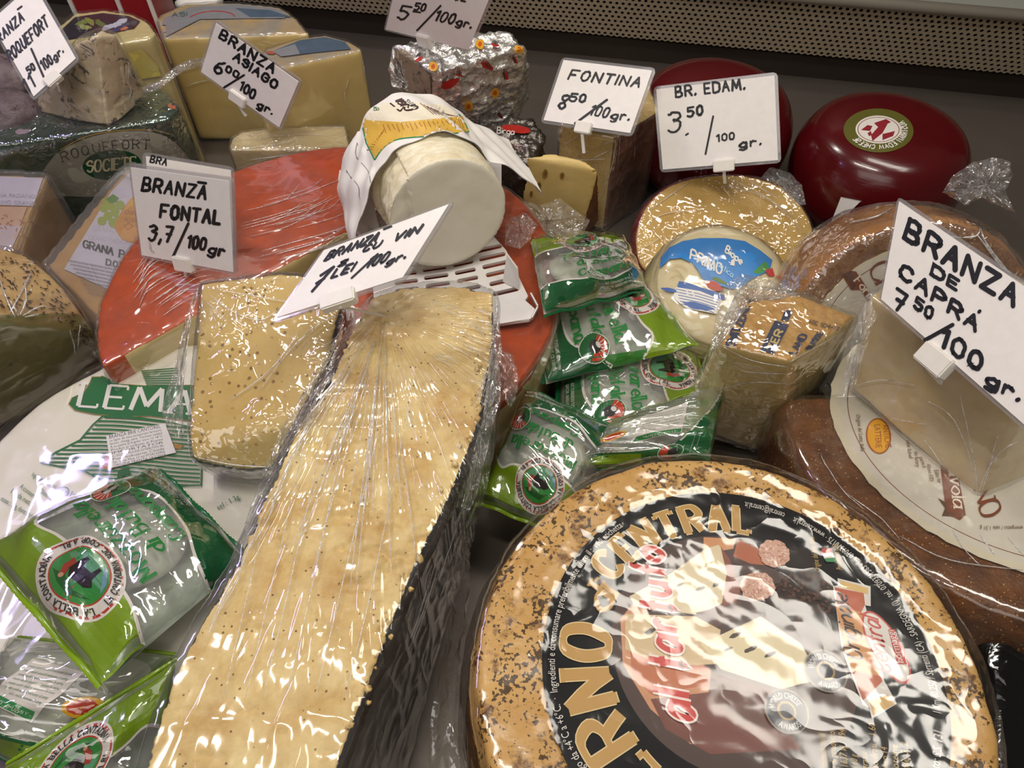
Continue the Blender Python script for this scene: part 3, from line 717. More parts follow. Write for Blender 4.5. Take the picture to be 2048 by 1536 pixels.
def disc_label(root, c, n, R, name='label', lab=None, jag=.006, extra=None):
    mp = plane_px(c + n * .0012, n); U = n.orthogonal().normalized(); V = n.cross(U)
    D = Decal(frame_map(c, U, V, n), None, .0012, .00002); D.ell(0, 0, R, R, CREAM, n=120, jag=jag); D.ell(0, 0, R * .955, R * .955, CREAM2, n=120, jag=.002)
    D.stroke([(R * .90 * math.cos(a * .0524), R * .90 * math.sin(a * .0524)) for a in range(121)], .0005, BRN)
    D.build(name, root, lab)
    return Decal(plane_px(c + n * .0016, n), None, 0, .00002)
D = disc_label(lw, LWc, LWn, lwR)
D.ell(1757, 872, 25, 36, plain('#a8551c', .4), -.12); D.z += .00004; D.ell(1757, 872, 22, 33, plain('#e8a91c', .4), -.12)
fn, l = along(1765, 850, 1771, 896); D.font('ANTICHE', fn, 13, plain('#8f3216'), l); fn, l = along(1748, 849, 1752, 896); D.font('LATTERIE', fn, 13, plain('#8f3216'), l)
fn, l = along(1712, 828, 1722, 902); D.font('Origine del Latte: Italia', fn, 9, BRNL, l, .2)
for a, b, c_, d_, t in ((1812, 880, 1818, 916, 'see label'), (1828, 902, 1832, 934, 'the factory:'), (1838, 914, 1846, 936, 'parm.it'), (1853, 928, 1860, 962, 'Albano (UD)'), (1868, 940, 1876, 966, 'Edito for')):
    fn, l = along(a, b, c_, d_); D.font(t, fn, 9, BRNL, l, .2)
D.poly([(1880, 925), (1916, 948), (1932, 1031), (1893, 1032)], BRN); D.poly([(1876, 996), (1892, 1005), (1895, 1022), (1916, 1030), (1884, 1032), (1890, 1016)], plain('#5a3a26')); D.poly([(1893, 1030), (1932, 1028), (1920, 1040), (1908, 1034)], BRN)
fn, l = along(1896, 935, 1908, 1014); D.write('avola', fn, (3.6, 2.0), plain('#e9dfca'), True, width=l, height=26, slant=.2)
fn, l = along(1955, 1010, 1968, 1042); D.write('O', fn, (6, 3), BRN, width=l * .85, height=42); fn, l = along(1948, 975, 1956, 1006); D.write('N', fn, (5, 3), BRN, True, width=l, height=36)
fn, l = along(2046, 1052, 1960, 1052); D.font('energetici / sale 1.31 g', fn, 8, BRNL, l)
D.build('label_lettering', lw)
M['film_brown'] = film_mat('smooth_shrink_film', .015, 50, .35, gl=(.05, .6), rough=.1)
link('plastic_wrap', wrapmesh(raw, M['film_brown'], .0016, .0009, 60, 4), lw)
creases(lw, raw, [[(1640, 905), (1655, 935), (1690, 985), (1730, 1020)], [(1690, 985), (1760, 1035), (1800, 1080)], [(1800, 1072), (1900, 1120), (2047, 1140)], [(1905, 1060), (1930, 1100), (1960, 1130)], [(1960, 1070), (1990, 1110)], [(2016, 1075), (2047, 1110)]], .0003)
# standing wheel behind it
UWn = Vector((-.12, -.86, .50)).normalized(); UWc = PD(1818, 680, .470); uR = (PD(1813, 676, .47) - PD(2053, 676, .47)).length
me = remesh(cyl_mesh(UWc, uR, -.066, 0, 140, .003, UWn), .0018, 7)
def rd(co, nr): d = (co - np.array(UWc)) @ np.array(UWn); return (d + .004) / .004
uw, raw = make('whole_cheese', 'toasted brown cheese wheel on edge behind the goat cheese sign, wrap knotted on top', 'cheese', me, M['orange_brown'],
   disp=lambda c, n: .0022 * (fbm(c, 60, 2) - .5), rind=rd, body='rind', group='brown speckled wheels')
D = disc_label(uw, UWc, UWn, uR * .80)
D.poly([(1684, 550), (1700, 541), (1712, 543), (1748, 596), (1735, 602), (1722, 580), (1702, 580)], BRN); D.poly([(1684, 550), (1703, 541), (1712, 573), (1704, 581), (1698, 563)], plain('#5a3020'))
fn, l = along(1708, 562, 1740, 602); D.write('Form', fn, (3.2, 1.8), plain('#e9dfca'), True, width=l, height=17)
fn, l = along(1736, 540, 1752, 566); D.write('C', fn, (5, 2.4), BRN, width=l, height=44); fn, l = along(1752, 568, 1766, 584); D.write('A', fn, (5, 2.4), BRN, True, width=l, height=36)
fn, l = along(1716, 515, 1772, 496); D.font('VALORI NUTRIZIONALI', fn, 8, BRNL, l)
D.build('label_lettering', uw)
link('plastic_wrap', wrapmesh(raw, M['film'], .0014, .0018, 50, 6), uw)
def crumple(root, px_pts, depth0, name='wrap_knot', seed=0, mat=None, amp=.006, n=14, lift=0):
    """a gathered handful of film: a folded sheet over a ring of points"""
    r = random.Random(seed); c = sum((Vector(q) for q in px_pts), Vector()) / len(px_pts); v, f = [], []
    m = len(px_pts)
    for j in range(n + 1):
        s = j / n
        for i in range(m * 6):
            a = i / 6; k = int(a) % m; t = a - int(a); e = Vector(px_pts[k]) * (1 - t) + Vector(px_pts[(k + 1) % m]) * t
            p = c + (e - c) * s; d = amp * math.sin(s * 2.6) * (1 + .8 * math.sin(i * 1.7 + seed)) + amp * .5 * math.sin(s * 9 + i * .9)
            v.append(p + (O - p).normalized() * (d + lift))
    w_ = m * 6
    for j in range(n):
        for i in range(w_): f.append((j * w_ + i, j * w_ + (i + 1) % w_, (j + 1) * w_ + (i + 1) % w_, (j + 1) * w_ + i))
    me = mesh_from(name, v, f, mat or M['film_dense']); co, nr = vn(me); setv(me, co + nr * (.0016 * (ridge(co, 160, seed) - .4))[:, None])
    return link(name, me, root)
kd = .445
crumple(uw, [PD(x, y, kd) for x, y in ((1885, 385), (1905, 352), (1945, 325), (1985, 315), (2020, 322), (2026, 350), (2010, 380), (2030, 425), (1985, 405), (1965, 395), (1930, 410))], 0, seed=3)
knot = [[(1945, 395), (1958, 440), (1955, 470), (1925, 475)], [(1958, 450), (1975, 490), (2030, 560)], [(1925, 475), (1880, 470), (1840, 450)], [(1960, 440), (1990, 400), (2030, 430)], [(1890, 390), (1850, 385), (1790, 400)], [(1955, 470), (2000, 530), (2020, 545)], [(1800, 400), (1760, 430), (1700, 445)], [(1860, 400), (1800, 380), (1740, 385), (1690, 410)]]
creases(uw, raw, knot, .0006, .004, name='twisted_film')

# ================================================================== PALE WRAPPED WEDGE on the brown wheel
gz = .136
top = pts([(1738, 590, gz), (1900, 500, gz), (2230, 640, gz), (2046, 818, gz)])
bot = pts([(1700, 775, .081), (1952, 1000, .081), (2200, 900, .081), (1900, 650, .081)])
me = remesh(hull(top + bot), .0016, 6)
M['pale_paste'] = cheese_mat('pale_goat_paste', '#d6c294', '#c8ad74', 30, bump=.12, rind='#8a5c2c', rind2='#5a3818', rscale=160, rough=.4)
ed = P(1952, 1000, .081); e2 = P(2046, 818, gz)
def rd(co, nr):   # rind on the outer (right) face
    return np.where((nr[:, 0] > .55) & (co[:, 0] > ed.x + .002), 1., 0.) + np.where(nr[:, 1] > .6, 1, 0)
M['film_goat'] = film_mat('taut_cling_film', .16, 60, .5, gl=(.05, .5), rough=.16, stretch=(1, .35, 1))
gw, raw = make('cheese_wedge', 'big pale wedge tightly wrapped in cling film, pierced by the goat cheese price sign', 'cheese', me, M['pale_paste'], rind=rd, disp=lambda c, n: .0012 * (fbm(c, 45, 2) - .5), body='paste', film=M['film_goat'], filmkw=dict(off=.0012, wr=.0012, scale=60))
creases(gw, raw, [[(1955, 1000), (1935, 900), (1900, 830), (1850, 800)], [(1955, 1000), (1950, 930), (1935, 860), (1920, 790)], [(1958, 1000), (1980, 930), (1995, 870)], [(1700, 775), (1760, 760), (1830, 770)], [(1745, 620), (1720, 700), (1712, 760)], [(1735, 600), (1708, 680), (1700, 760)], [(1955, 998), (1900, 950), (1850, 880)], [(1955, 998), (1970, 950), (2000, 905), (2040, 880)], [(1760, 830), (1800, 840), (1860, 850)]], .00028, .0026)
crumple(gw, [PD(x, y, .37) for x, y in ((1745, 596), (1752, 640), (1730, 700), (1712, 770), (1688, 800), (1690, 740), (1708, 660), (1728, 610))], 0, 'gathered_film', 5, M['film_goat'], .003)

# ================================================================== STAMPED WRAPPED WEDGE (centre right)
top = pts([(1492, 573, .118), (1600, 590, .118), (1712, 632, .114), (1580, 722, .114), (1440, 688, .114)])
bot = pts([(1545, 914, .0), (1405, 862, .02), (1640, 790, .0), (1500, 760, 0)]) + pts([(1392, 772, .06)])
me = remesh(hull(top + bot), .0016, 6); mp0 = me.copy()
M['alpine'] = cheese_mat('yellow_alpine_paste', '#e8d38c', '#d6b96c', 24, bump=.15, rind='#d2a85a', rind2='#b7853a', rscale=200, rough=.4)
aw, raw = make('cheese_wedge', 'yellow wedge in crinkled film with dark blue letters stamped on its rind', 'cheese', me, M['alpine'], rind=lambda c, n: np.where(n[:, 2] > .6, 1., 0.), body='paste', film=M['film'], filmkw=dict(off=.0016, wr=.0018, scale=60, seed=8))
D = Decal(bvh_px(mp0), 8, .0009, .00002); NB = plain('#1f2a52', .5)
fn, l = along(1452, 690, 1500, 610); D.write('SWITZERL', affine((1470, 692), ((1500 - 1470) / 88, (612 - 692) / 88), (-.86, -.1)), 4.2, NB, width=88, height=22)
fn, l = along(1545, 706, 1572, 650); D.poly([(1520, 700), (1548, 708), (1578, 650), (1550, 640)], NB)
D.write('ZER', affine((1547, 702), (.44, -.90), (-.9, -.3)), 3.6, plain('#d9c27a', .5), width=44, height=15)
D.poly([(1562, 640), (1576, 642), (1586, 622), (1570, 620)], NB)
fn, l = along(1584, 712, 1612, 670); D.write('LAND', affine((1592, 708), (.5, -.80), (-.85, -.2)), 3.4, NB, width=46, height=17)
fn, l = along(1618, 642, 1680, 660); D.write('AOC SCHWYZ', affine((1618, 646), (.96, .25), (.2, -.9)), 1.6, BRNL, width=62, height=8)
D.write('SUISSE', affine((1622, 700), (.55, -.75), (-.85, -.2)), 2.8, NB, width=46, height=13)
D.build('stamp', aw, 'dark blue stamped letters')
creases(aw, raw, [[(1440, 690), (1500, 720), (1580, 735)], [(1580, 724), (1640, 690), (1712, 650)], [(1395, 790), (1500, 765), (1590, 770)], [(1400, 760), (1425, 640), (1480, 565)], [(1390, 770), (1415, 650), (1450, 580)], [(1600, 740), (1590, 830), (1560, 900)], [(1610, 735), (1612, 800), (1590, 850)], [(1690, 660), (1650, 760), (1590, 850)], [(1480, 740), (1500, 745), (1570, 748)], [(1700, 655), (1640, 740)]], .0003, .003)
crumple(aw, [PD(x, y, .37) for x, y in ((1440, 580), (1480, 548), (1530, 555), (1575, 572), (1600, 592), (1540, 590), (1495, 580), (1470, 620), (1440, 690), (1418, 720))], 0, 'bunched_film', 9, M['film_dense'], .004)

# ================================================================== LARGE CENTRAL WEDGE
zt = .130
L_ = [(748, 600), (705, 660), (655, 770), (600, 850), (555, 950), (500, 1070), (455, 1160), (390, 1270), (345, 1370), (312, 1470), (280, 1600)]
R_ = [(985, 590), (985, 680), (970, 770), (950, 860), (915, 950), (885, 1020), (842, 1105), (795, 1215), (745, 1345), (700, 1460), (650, 1600)]
L_ = bez(L_, 4); R_ = bez(R_, 4); outl = [P(x, y, zt) for x, y in [(800, 580), (860, 572), (930, 573)]] + [P(x, y, zt) for x, y in R_] + [P(x, y, zt) for x, y in L_[::-1]]
def extrude(outline, z0, z1, shift=Vector()):
    n = len(outline); v = [Vector((p.x, p.y, z1)) for p in outline] + [Vector((p.x, p.y, z0)) + shift for p in outline]
    me = bpy.data.meshes.new('e'); bm = bmesh.new(); vs = [bm.verts.new(p) for p in v]
    for t in tessellate_polygon([[Vector((p.x, p.y, 0)) for p in outline]]): bm.faces.new([vs[i] for i in t]); bm.faces.new([vs[n + i] for i in t][::-1])
    for i in range(n): bm.faces.new((vs[i], vs[(i + 1) % n], vs[n + (i + 1) % n], vs[n + i]))
    bmesh.ops.recalc_face_normals(bm, faces=bm.faces); bm.to_mesh(me); bm.free(); return me
me = extrude(outl, .0, zt)
for v_ in me.vertices:
    if v_.co.z < .01: v_.co.z = .001 + .073 * min(1, max(0, (v_.co.y - .07) / .12))
me = remesh(me, .0011, 5)
co0, _ = vn(me)
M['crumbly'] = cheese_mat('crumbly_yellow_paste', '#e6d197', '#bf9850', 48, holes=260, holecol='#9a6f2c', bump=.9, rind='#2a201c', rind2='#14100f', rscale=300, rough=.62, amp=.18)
def rd(co, nr): return np.where(nr[:, 2] > .55, 0, 1) * 1. + (zt - co[:, 2] > .004) * .6
def dp(co, nr):
    topm = (nr[:, 2] > .5); big = fbm(co, 38, 1) - .5; a = fbm(co * np.array([1, 1.7, 1]), 120, 3); m_ = np.clip((fbm(co, 26, 7) - .42) * 6, 0, 1)
    chip = np.clip((a - .50) * 9, 0, 1) * m_; lump = ridge(co, 140, 21) * m_
    return topm * (.0030 * big - .0026 * chip + .0012 * lump - .0010 * np.clip((fbm(co, 260, 12) - .58) * 12, 0, 1)) + (~topm) * (.0008 * (fbm(co, 160, 5) - .5))
M['film_radial'] = film_mat('stretched_cling_film', .05, 60, .55, gl=(.035, .7), rough=.10, radial=tuple(P(768, 632, zt)))
cw, raw = make('cheese_wedge', 'long crumbly yellow wedge with black rind under stretched cling film, centre foreground', 'cheese', me, M['crumbly'], rind=rd, disp=dp, body='paste', base=Vector((-.06, .17, .0)),
    film=M['film_radial'], filmkw=dict(off=.0030, wr=.0014, scale=55, seed=2))
pin = (768, 632); ln = []
for k in range(46):
    a = math.radians(random.choice([random.uniform(84, 134), random.uniform(84, 128), random.uniform(60, 175)])); r0 = random.uniform(10, 230); r1 = r0 + random.uniform(60, 430) * (1 if 80 < math.degrees(a) < 128 else .3)
    ln.append([(pin[0] + r * math.cos(a) + random.uniform(-2, 2), pin[1] + r * math.sin(a)) for r in (r0, (r0 + r1) / 2, r1)])
for x in (760, 700, 655, 620, 820, 575): ln.append([(x, 830 + random.uniform(-40, 40)), (x - 60, 1100), (x - 130, 1400)])
for k in range(26):
    y = random.uniform(600, 760); x = random.uniform(860, 975); ln.append([(x, y), (x + 25, y + 8), (x + 45, y + random.uniform(10, 30))])
for k in range(18):
    y = random.uniform(700, 1180); xr = np.interp(y, [600, 800, 1000, 1200], [700, 625, 530, 430]); ln.append([(xr + 10, y), (xr - 12 + random.uniform(-9, 9), y + 60), (xr - 40, y + 120)])
for k in range(16):
    y = random.uniform(640, 1200); xr = np.interp(y, [600, 800, 1000, 1200, 1400], [990, 972, 905, 812, 735]) + random.uniform(5, 40); ln.append([(xr, y), (xr - 15, y + 60), (xr - 40, y + 130)])
creases(cw, raw, ln, .00022, .0036)
parts = []
for k in range(34):
    y = random.uniform(700, 1500); x = np.interp(y, [590, 770, 950, 1100, 1345, 1536], [985, 970, 915, 842, 745, 680]) + random.uniform(-22, 14); p = P(x, y, zt + .001); r = random.uniform(.0005, .0016)
    bm = bmesh.new(); bmesh.ops.create_icosphere(bm, subdivisions=2, radius=r)
    for v_ in bm.verts: v_.co *= random.uniform(.5, 1.4)
    parts.append(([Vector(v_.co) + p for v_ in bm.verts], [tuple(q.index for q in f_.verts) for f_ in bm.faces])); bm.free()
v, f = join(parts); link('crumbs', mesh_from('crumbs', v, f, M['crumbly']), cw, 'stuff')
# torn film at its right edge
def sheet(name, label, rows_, mat, root=None, amp=.002, seed=1, cat='film'):
    """rows_: lists of world points, lofted and creased"""
    v, f = [], []; n = 40; m = len(rows_); R2 = []
    for r in rows_:
        L = [(Vector(r[int(k)]) * (1 - (k - int(k))) + Vector(r[min(int(k) + 1, len(r) - 1)]) * (k - int(k))) for k in np.linspace(0, len(r) - 1.0001, n)]; R2.append(L)
    mm = 14
    for j in range(mm + 1):
        s = j / mm * (m - 1); i0 = min(int(s), m - 2); t = s - i0
        for i in range(n): v.append(R2[i0][i] * (1 - t) + R2[i0 + 1][i] * t)
    for j in range(mm):
        for i in range(n - 1): f.append((j * n + i, j * n + i + 1, (j + 1) * n + i + 1, (j + 1) * n + i))
    me = mesh_from(name, v, f, mat); co, nr = vn(me); setv(me, co + nr * (amp * (ridge(co, 110, seed) - .4) + amp * .7 * (ridge(co, 260, seed + 4) - .4))[:, None]); return me
me = sheet('film', '', [[P(930, 1000, .10), P(905, 1120, .09), P(880, 1300, .07), P(855, 1536, .05), P(850, 1600, .04)], [P(955, 1010, .06), P(940, 1150, .06), P(925, 1300, .05), P(920, 1450, .05), P(915, 1600, .04)]], M['film'], amp=.004)
link('loose_film', me, cw)
crumple(cw, [PD(x, y, .40) for x, y in ((1000, 700), (1028, 710), (1038, 760), (1030, 800), (1020, 815), (1002, 790), (998, 740))], 0, 'bunched_film', 12, M['film_dense'], .004)
crumple(cw, [PD(x, y, .352) for x, y in ((690, 640), (660, 760), (600, 850), (548, 960), (500, 1080), (455, 1180), (420, 1240), (470, 1100), (520, 960), (560, 860), (640, 730))], 0, 'gathered_film', 14, M['film_dense'], .003)
crumple(cw, [PD(x, y, .36) for x, y in ((995, 600), (1004, 700), (1000, 800), (975, 900), (950, 1000), (900, 1090), (930, 960), (960, 860), (980, 760), (985, 660))], 0, 'side_film', 15, M['film_dense'], .002)

# ================================================================== HOLED WEDGE WITH DARK RIND (left of centre)
tl, tr, br_, bl = P(402, 566, .130), P(690, 590, .128), P(690, 900, .10), P(384, 912, .088)
body_ = [tl, P(560, 545, .130), P(690, 575, .128), P(600, 548, .13), P(655, 720, .115), P(585, 850, .10), P(545, 935, .08), P(480, 938, .08), P(398, 925, .083), bl, P(378, 860, .096)]
dn = Vector((-.001, .010, -.034)); me = remesh(hull(body_ + [p + dn for p in body_]), .0014, 5); mp0 = me.copy()
n_ = (tr - tl).cross(bl - tl).normalized(); n_ = n_ if n_.z > 0 else -n_
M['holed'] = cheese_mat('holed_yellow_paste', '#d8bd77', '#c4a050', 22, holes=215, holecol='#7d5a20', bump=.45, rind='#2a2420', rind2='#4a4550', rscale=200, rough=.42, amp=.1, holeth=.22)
hw, raw = make('cheese_wedge', 'yellow wedge full of small holes with a thin dark rind, leaning on the white brie', 'cheese', me, M['holed'],
    rind=lambda c, n: np.where((n @ np.array(n_)) < .55, 1., 0.), body='paste', disp=lambda c, n: .0014 * (fbm(c, 40, 3) - .5), film=M['film'], filmkw=dict(off=.0012, wr=.0009, scale=45, seed=11))
creases(hw, raw, [[(410, 575), (500, 590), (620, 610), (700, 612)], [(420, 590), (460, 620), (520, 640), (560, 615)], [(410, 600), (450, 640)], [(520, 780), (580, 700), (650, 640), (700, 625)], [(460, 800), (540, 740), (600, 660)], [(390, 640), (378, 760), (370, 860)], [(385, 600), (372, 700), (362, 800)], [(640, 700), (690, 660)], [(600, 800), (660, 720), (705, 680)], [(395, 915), (470, 930), (560, 935)], [(420, 620), (430, 640)], [(640, 560), (700, 590)]], .00028, .0026)
crumple(hw, [PD(x, y, .40) for x, y in ((398, 570), (380, 640), (372, 740), (360, 820), (368, 880), (340, 870), (322, 820), (340, 760), (362, 680), (380, 600))], 0, 'gathered_film', 21, M['film_dense'], .004)

# ================================================================== BRIE
Bc = P(322, 985, .052); Bc.z = 0; bR = (P(335, 688, .052) - P(322, 985, .052)).length
me = remesh(cyl_mesh(Bc, bR, .006, .052, 140, .002), .002, 10)
t = NT('white_printed_wrapper'); v = t.coord(); n = t.noise(v, 30, 3); M['brie'] = t.done(t.bsdf(t.mix(n, srgb('#d9d3c2'), srgb('#e6e2d6')), .28, 0, t.bump(t.noise(v, 35, 2, .5, .6), .25, .002), .5, .2))
bri, raw = make('brie_cheese', 'flat white brie wheel in printed wrapper with green banner, left foreground', 'cheese', me, M['brie'], disp=lambda c, n: .0012 * (fbm(c, 30, 2) - .5) + .0012 * ridge(c, 26, 4), body='wrapper')
D = Decal(bvh_px(raw), 14, .0022, .00003); GR = plain('#1d6b36', .35); GD = plain('#b58a3c', .4)
ban = [(190, 740), (205, 752), (240, 768), (300, 772), (380, 770), (420, 780), (430, 840), (370, 840), (300, 832), (240, 832), (190, 828), (150, 820), (138, 808), (145, 795), (168, 785), (180, 765)]
def grow(p, k): cx = sum(a for a, b in p) / len(p); cy = sum(b for a, b in p) / len(p); return [(cx + (a - cx) * (1 + k), cy + (b - cy) * (1 + k * 1.6)) for a, b in p]
D.poly(grow(ban, .015), GD); D.poly(ban, GR)
st = [(205, 832), (250, 832), (330, 842), (405, 860), (402, 970), (240, 975), (222, 970), (180, 948), (170, 942), (83, 926), (110, 905), (160, 880), (185, 850)]
D.stroke(st + [st[0]], 3, GR)
def inside(x, y, p):
    c = False
    for i in range(len(p)):
        (x1, y1), (x2, y2) = p[i - 1], p[i]
        if (y1 > y) != (y2 > y) and x < (x2 - x1) * (y - y1) / (y2 - y1) + x1: c = not c
    return c
for k in range(17):
    y0 = 838 + k * 8.2; run = []
    for x in range(88, 404, 6):
        y = y0 + (x - 240) * .05 + 3 * math.sin(x * .02)
        if inside(x, y, st): run.append((x, y))
        else:
            if len(run) > 2: D.stroke(run, 3.4, GR)
            run = []
    if len(run) > 2: D.stroke(run, 3.4, GR)
for q in ([(292, 738), (345, 732), (352, 770), (275, 768)],):
    for k in range(8):
        D.stroke([(282 + k * 1.5, 742 + k * 4), (356, 736 + k * 5)], 2.2, GR)
D.poly([(195, 918), (205, 924), (212, 908), (220, 915), (228, 930), (222, 940), (208, 938), (198, 930)], plain('#a8772c')); D.poly([(347, 886), (366, 890), (362, 898), (350, 897)], plain('#a8772c'))
D.poly([(236, 940), (256, 935), (262, 946), (246, 952), (242, 962), (234, 956)], plain('#1d5a30'))
fn, l = along(150, 810, 330, 818); D.write('LEMA', affine((156, 812), (1, .07), (.02, -1)), (9, 4.5), plain('#e6e2da', .35), True, width=225, height=46, slant=.22)
tk = plain('#2a6a44')
for a, b, c_, d_, t_x in ((62, 952, 135, 992, 'Ingrédients : lait, sel, ferments'), (140, 992, 172, 1002, 'Fromage'), (78, 985, 130, 1018, 'Distribué par FT'), (38, 975, 112, 1030, 'A conserver à +8°C max'), (20, 985, 100, 1038, 'Poids net :    valeurs'), (0, 1000, 82, 1048, 'esses : 33g, dont acides gras'), (436, 1020, 482, 996, 'sel : 1.3g.')):
    fn, l = along(a, b, c_, d_); D.font(t_x, fn, 11, tk, l)
D.stroke([(129 + 9 * math.cos(a * .4), 983 + 9 * math.sin(a * .4)) for a in range(17)], 1.6, tk); fn, l = along(123, 984, 136, 988); D.font('FR', fn, 8, tk, l)
D.build('printed_design', bri, 'green banner, striped panel and small print')
D = Decal(bvh_px(raw), 20, .0034, .00003); D.poly([(212, 871), (330, 846), (352, 905), (222, 936)], plain('#e2dedc', .4)); DT = plain('#3a3a44')
def rowt(t_x, i, h=7, w0=.05, w1=.95):
    a = (212 + 10 * i / 9 + 118 * w0, 876 + 60 * i / 9 * 1.0 - 25 * w0 + 3); D.font(t_x, affine(a, (.978, -.208), (-.15, -.98)), h, DT, 118 * (w1 - w0))
for i, (t_x, h) in enumerate((('BRANZA BRIE CANTOREL', 8), ('cu lapte de vaca pasteurizat fermenti', 5), ('lactici, cheag, sare. Termen valabil', 5), ('A se pastra la frigider intre +2 +8°C', 5), ('Produs si ambalat in Franta', 5), ('IMPORTATOR', 5), ('SC GOLDEN TRUCKER DISTRIBUTION SRL', 5), ('Piata Industriei Chitila', 5), ('Str. Linia Mica 12 tel 0734132956', 5), ('ORIGINE FRANTA 14.2.2019', 5))): rowt(t_x, i * .93, h)
D.build('price_sticker', bri, 'white paper sticker with small black print')
M['film_brie'] = film_mat('glossy_wrapper_film', .0, 30, .5, gl=(.04, .6), rough=.08, stretch=(1, .4, 1))
link('plastic_wrap', wrapmesh(raw, M['film_brie'], .0042, .0012, 30, 9), bri)
# ================================================================== ORANGE-RINDED WHEEL with a wedge cut out
oc_ = Vector((-.118, .362, 0)); oR = .150; oz = .070
Ax = P(712, 452, oz); e1 = P(285, 690, oz); e2_ = P(655, 760, oz)
def onc(p):   # ray from the apex through p to the circle
    d = (Vector((p.x, p.y, 0)) - Vector((Ax.x, Ax.y, 0))).normalized(); m = Vector((Ax.x, Ax.y, 0)) - oc_; b = m.dot(d); c = m.length_squared - oR * oR
    return Vector((Ax.x, Ax.y, 0)) + d * (-b + math.sqrt(b * b - c))
q1, q2 = onc(e1), onc(e2_); a1 = math.atan2(q1.y - oc_.y, q1.x - oc_.x); a2 = math.atan2(q2.y - oc_.y, q2.x - oc_.x)
if a2 < 0: a2 += 2 * math.pi
if a1 < 0: a1 += 2 * math.pi
arc = [a2 + (a1 + 2 * math.pi - a2) * k / 140 for k in range(141)] if a1 < a2 else [a2 + (a1 - a2) * k / 140 for k in range(141)]
outl = [oc_ + Vector((math.cos(a), math.sin(a), 0)) * oR for a in arc] + [Vector((Ax.x, Ax.y, 0))]
me = remesh(extrude(outl, .001, oz), .002, 9)
M['orange'] = cheese_mat('cream_paste', '#d3c08a', '#c2a970', 24, bump=.15, rind='#b4440a', rind2='#9c3a08', rscale=60, rbump=.1, rrough=.35, amp=.12)
def rd(co, nr):
    r = np.hypot(co[:, 0] - oc_.x, co[:, 1] - oc_.y); a = np.arctan2(co[:, 1] - oc_.y, co[:, 0] - oc_.x)
    side = np.clip((r - oR * .90) / .002, 0, 1); top_ = (nr[:, 2] > .5) * 1.
    base = np.maximum(side, top_) * 1.
    flake = ((a > -1.1) & (a < -.05)) * (r > oR * .93) * (co[:, 2] < oz - .004 - .012 * fbm(co, 60, 3)) * 1.
    # strip where the top rind is missing along the cut
    return base - flake * 1.2
ow, raw = make('cut_cheese', 'orange-rinded round cheese with a wedge cut out, under the white goat log tray', 'cheese', me, M['orange'], rind=rd, disp=lambda c, n: .0012 * (fbm(c, 30, 2) - .5), body='rind', film=M['film_soft'], filmkw=dict(off=.001, wr=.0012, scale=50, seed=5))
ln = []
for k in range(22):
    y0 = random.uniform(400, 520); x0 = random.uniform(475, 600); ln.append([(x0, y0), (x0 + 80, y0 - 22), (x0 + random.uniform(110, 170), y0 - random.uniform(40, 60))])
for k in range(14):
    y0 = random.uniform(560, 640); x0 = random.uniform(275, 380); ln.append([(x0, y0), (x0 + 45, y0 - 30), (x0 + random.uniform(60, 110), y0 - random.uniform(30, 50))])
for k in range(12):
    y0 = random.uniform(540, 640); ln.append([(260 + random.uniform(0, 20), y0), (300, y0 - 40), (335, y0 - 60)])
creases(ow, raw, ln, .00024, .002)
crumple(ow, [P(x, y, .078) for x, y in ((1010, 440), (1050, 425), (1075, 450), (1060, 480), (1040, 498), (1010, 490))], 0, 'bunched_film', 31, M['film_dense'], .004)

# ================================================================== WHITE SLOTTED TRAY and its loose end
TZ = .078; TM = plain('#e4e0dc', .35)
def plate(root, name, outer, holes, z, th, mat=None, lift=0):
    """flat plate through pixel outlines at height z with real slots"""
    loops = [[P(x, y, z) for x, y in outer]] + [[P(x, y, z) for x, y in h] for h in holes]
    fl = [p for l in loops for p in l]; tri = tessellate_polygon([[Vector((p.x, p.y, 0)) for p in l] for l in loops]); n = len(fl)
    v = fl + [p - Vector((0, 0, th)) for p in fl]; f = [tuple(t) for t in tri] + [tuple(i + n for i in t)[::-1] for t in tri]; b = 0
    for l in loops:
        for i in range(len(l)): j = (i + 1) % len(l); f.append((b + i, b + j, b + j + n, b + i + n))
        b += len(l)
    me = bpy.data.meshes.new(name); me.from_pydata([tuple(p) for p in v], [], f)
    bm = bmesh.new(); bm.from_mesh(me); bmesh.ops.recalc_face_normals(bm, faces=bm.faces); bm.to_mesh(me); bm.free(); me.materials.append(mat or TM)
    return link(name, me, root)
def slot(x0, y0, x1, y1, h):
    l = math.dist((x0, y0), (x1, y1)); ux, uy = (x1 - x0) / l, (y1 - y0) / l; nx, ny = -uy, ux; p = []
    for cx, cy, s in ((x1, y1, 0), (x0, y0, math.pi)):
        for k in range(6):
            a = -math.pi / 2 + math.pi * k / 5 + s; ex = math.cos(a) * h / 2; ey = math.sin(a) * h / 2; p.append((cx + ux * ex + nx * ey, cy + uy * ex + ny * ey))
    return p
tray = thing('slotted_tray', 'white plastic tray with slots under the white goat cheese log', 'tray', P(900, 560, .07))
sl = []
for i, y in enumerate((500, 516, 532, 548, 566, 586)):
    dx = i * 7; 
    sl.append(slot(955 + dx, y + 2, 1000 + dx * .95, y - 8, 9))
    if i < 5: sl.append(slot(905 + dx * .6, y + 16 - 2, 938 + dx * .7, y + 9 - 2, 8)); sl.append(slot(846 + dx * .4, y + 24, 886 + dx * .5, y + 18, 8)); sl.append(slot(790 + dx * .2, y + 34, 828 + dx * .3, y + 29, 8))
plate(tray, 'tray_floor', [(740, 470), (985, 470), (1012, 500), (1056, 592), (1050, 600), (1070, 618), (1058, 640), (1000, 646), (800, 655), (750, 640)], sl, TZ, .002)
v1 = [PD(x, y, 0) for x, y in ((0, 0),)]
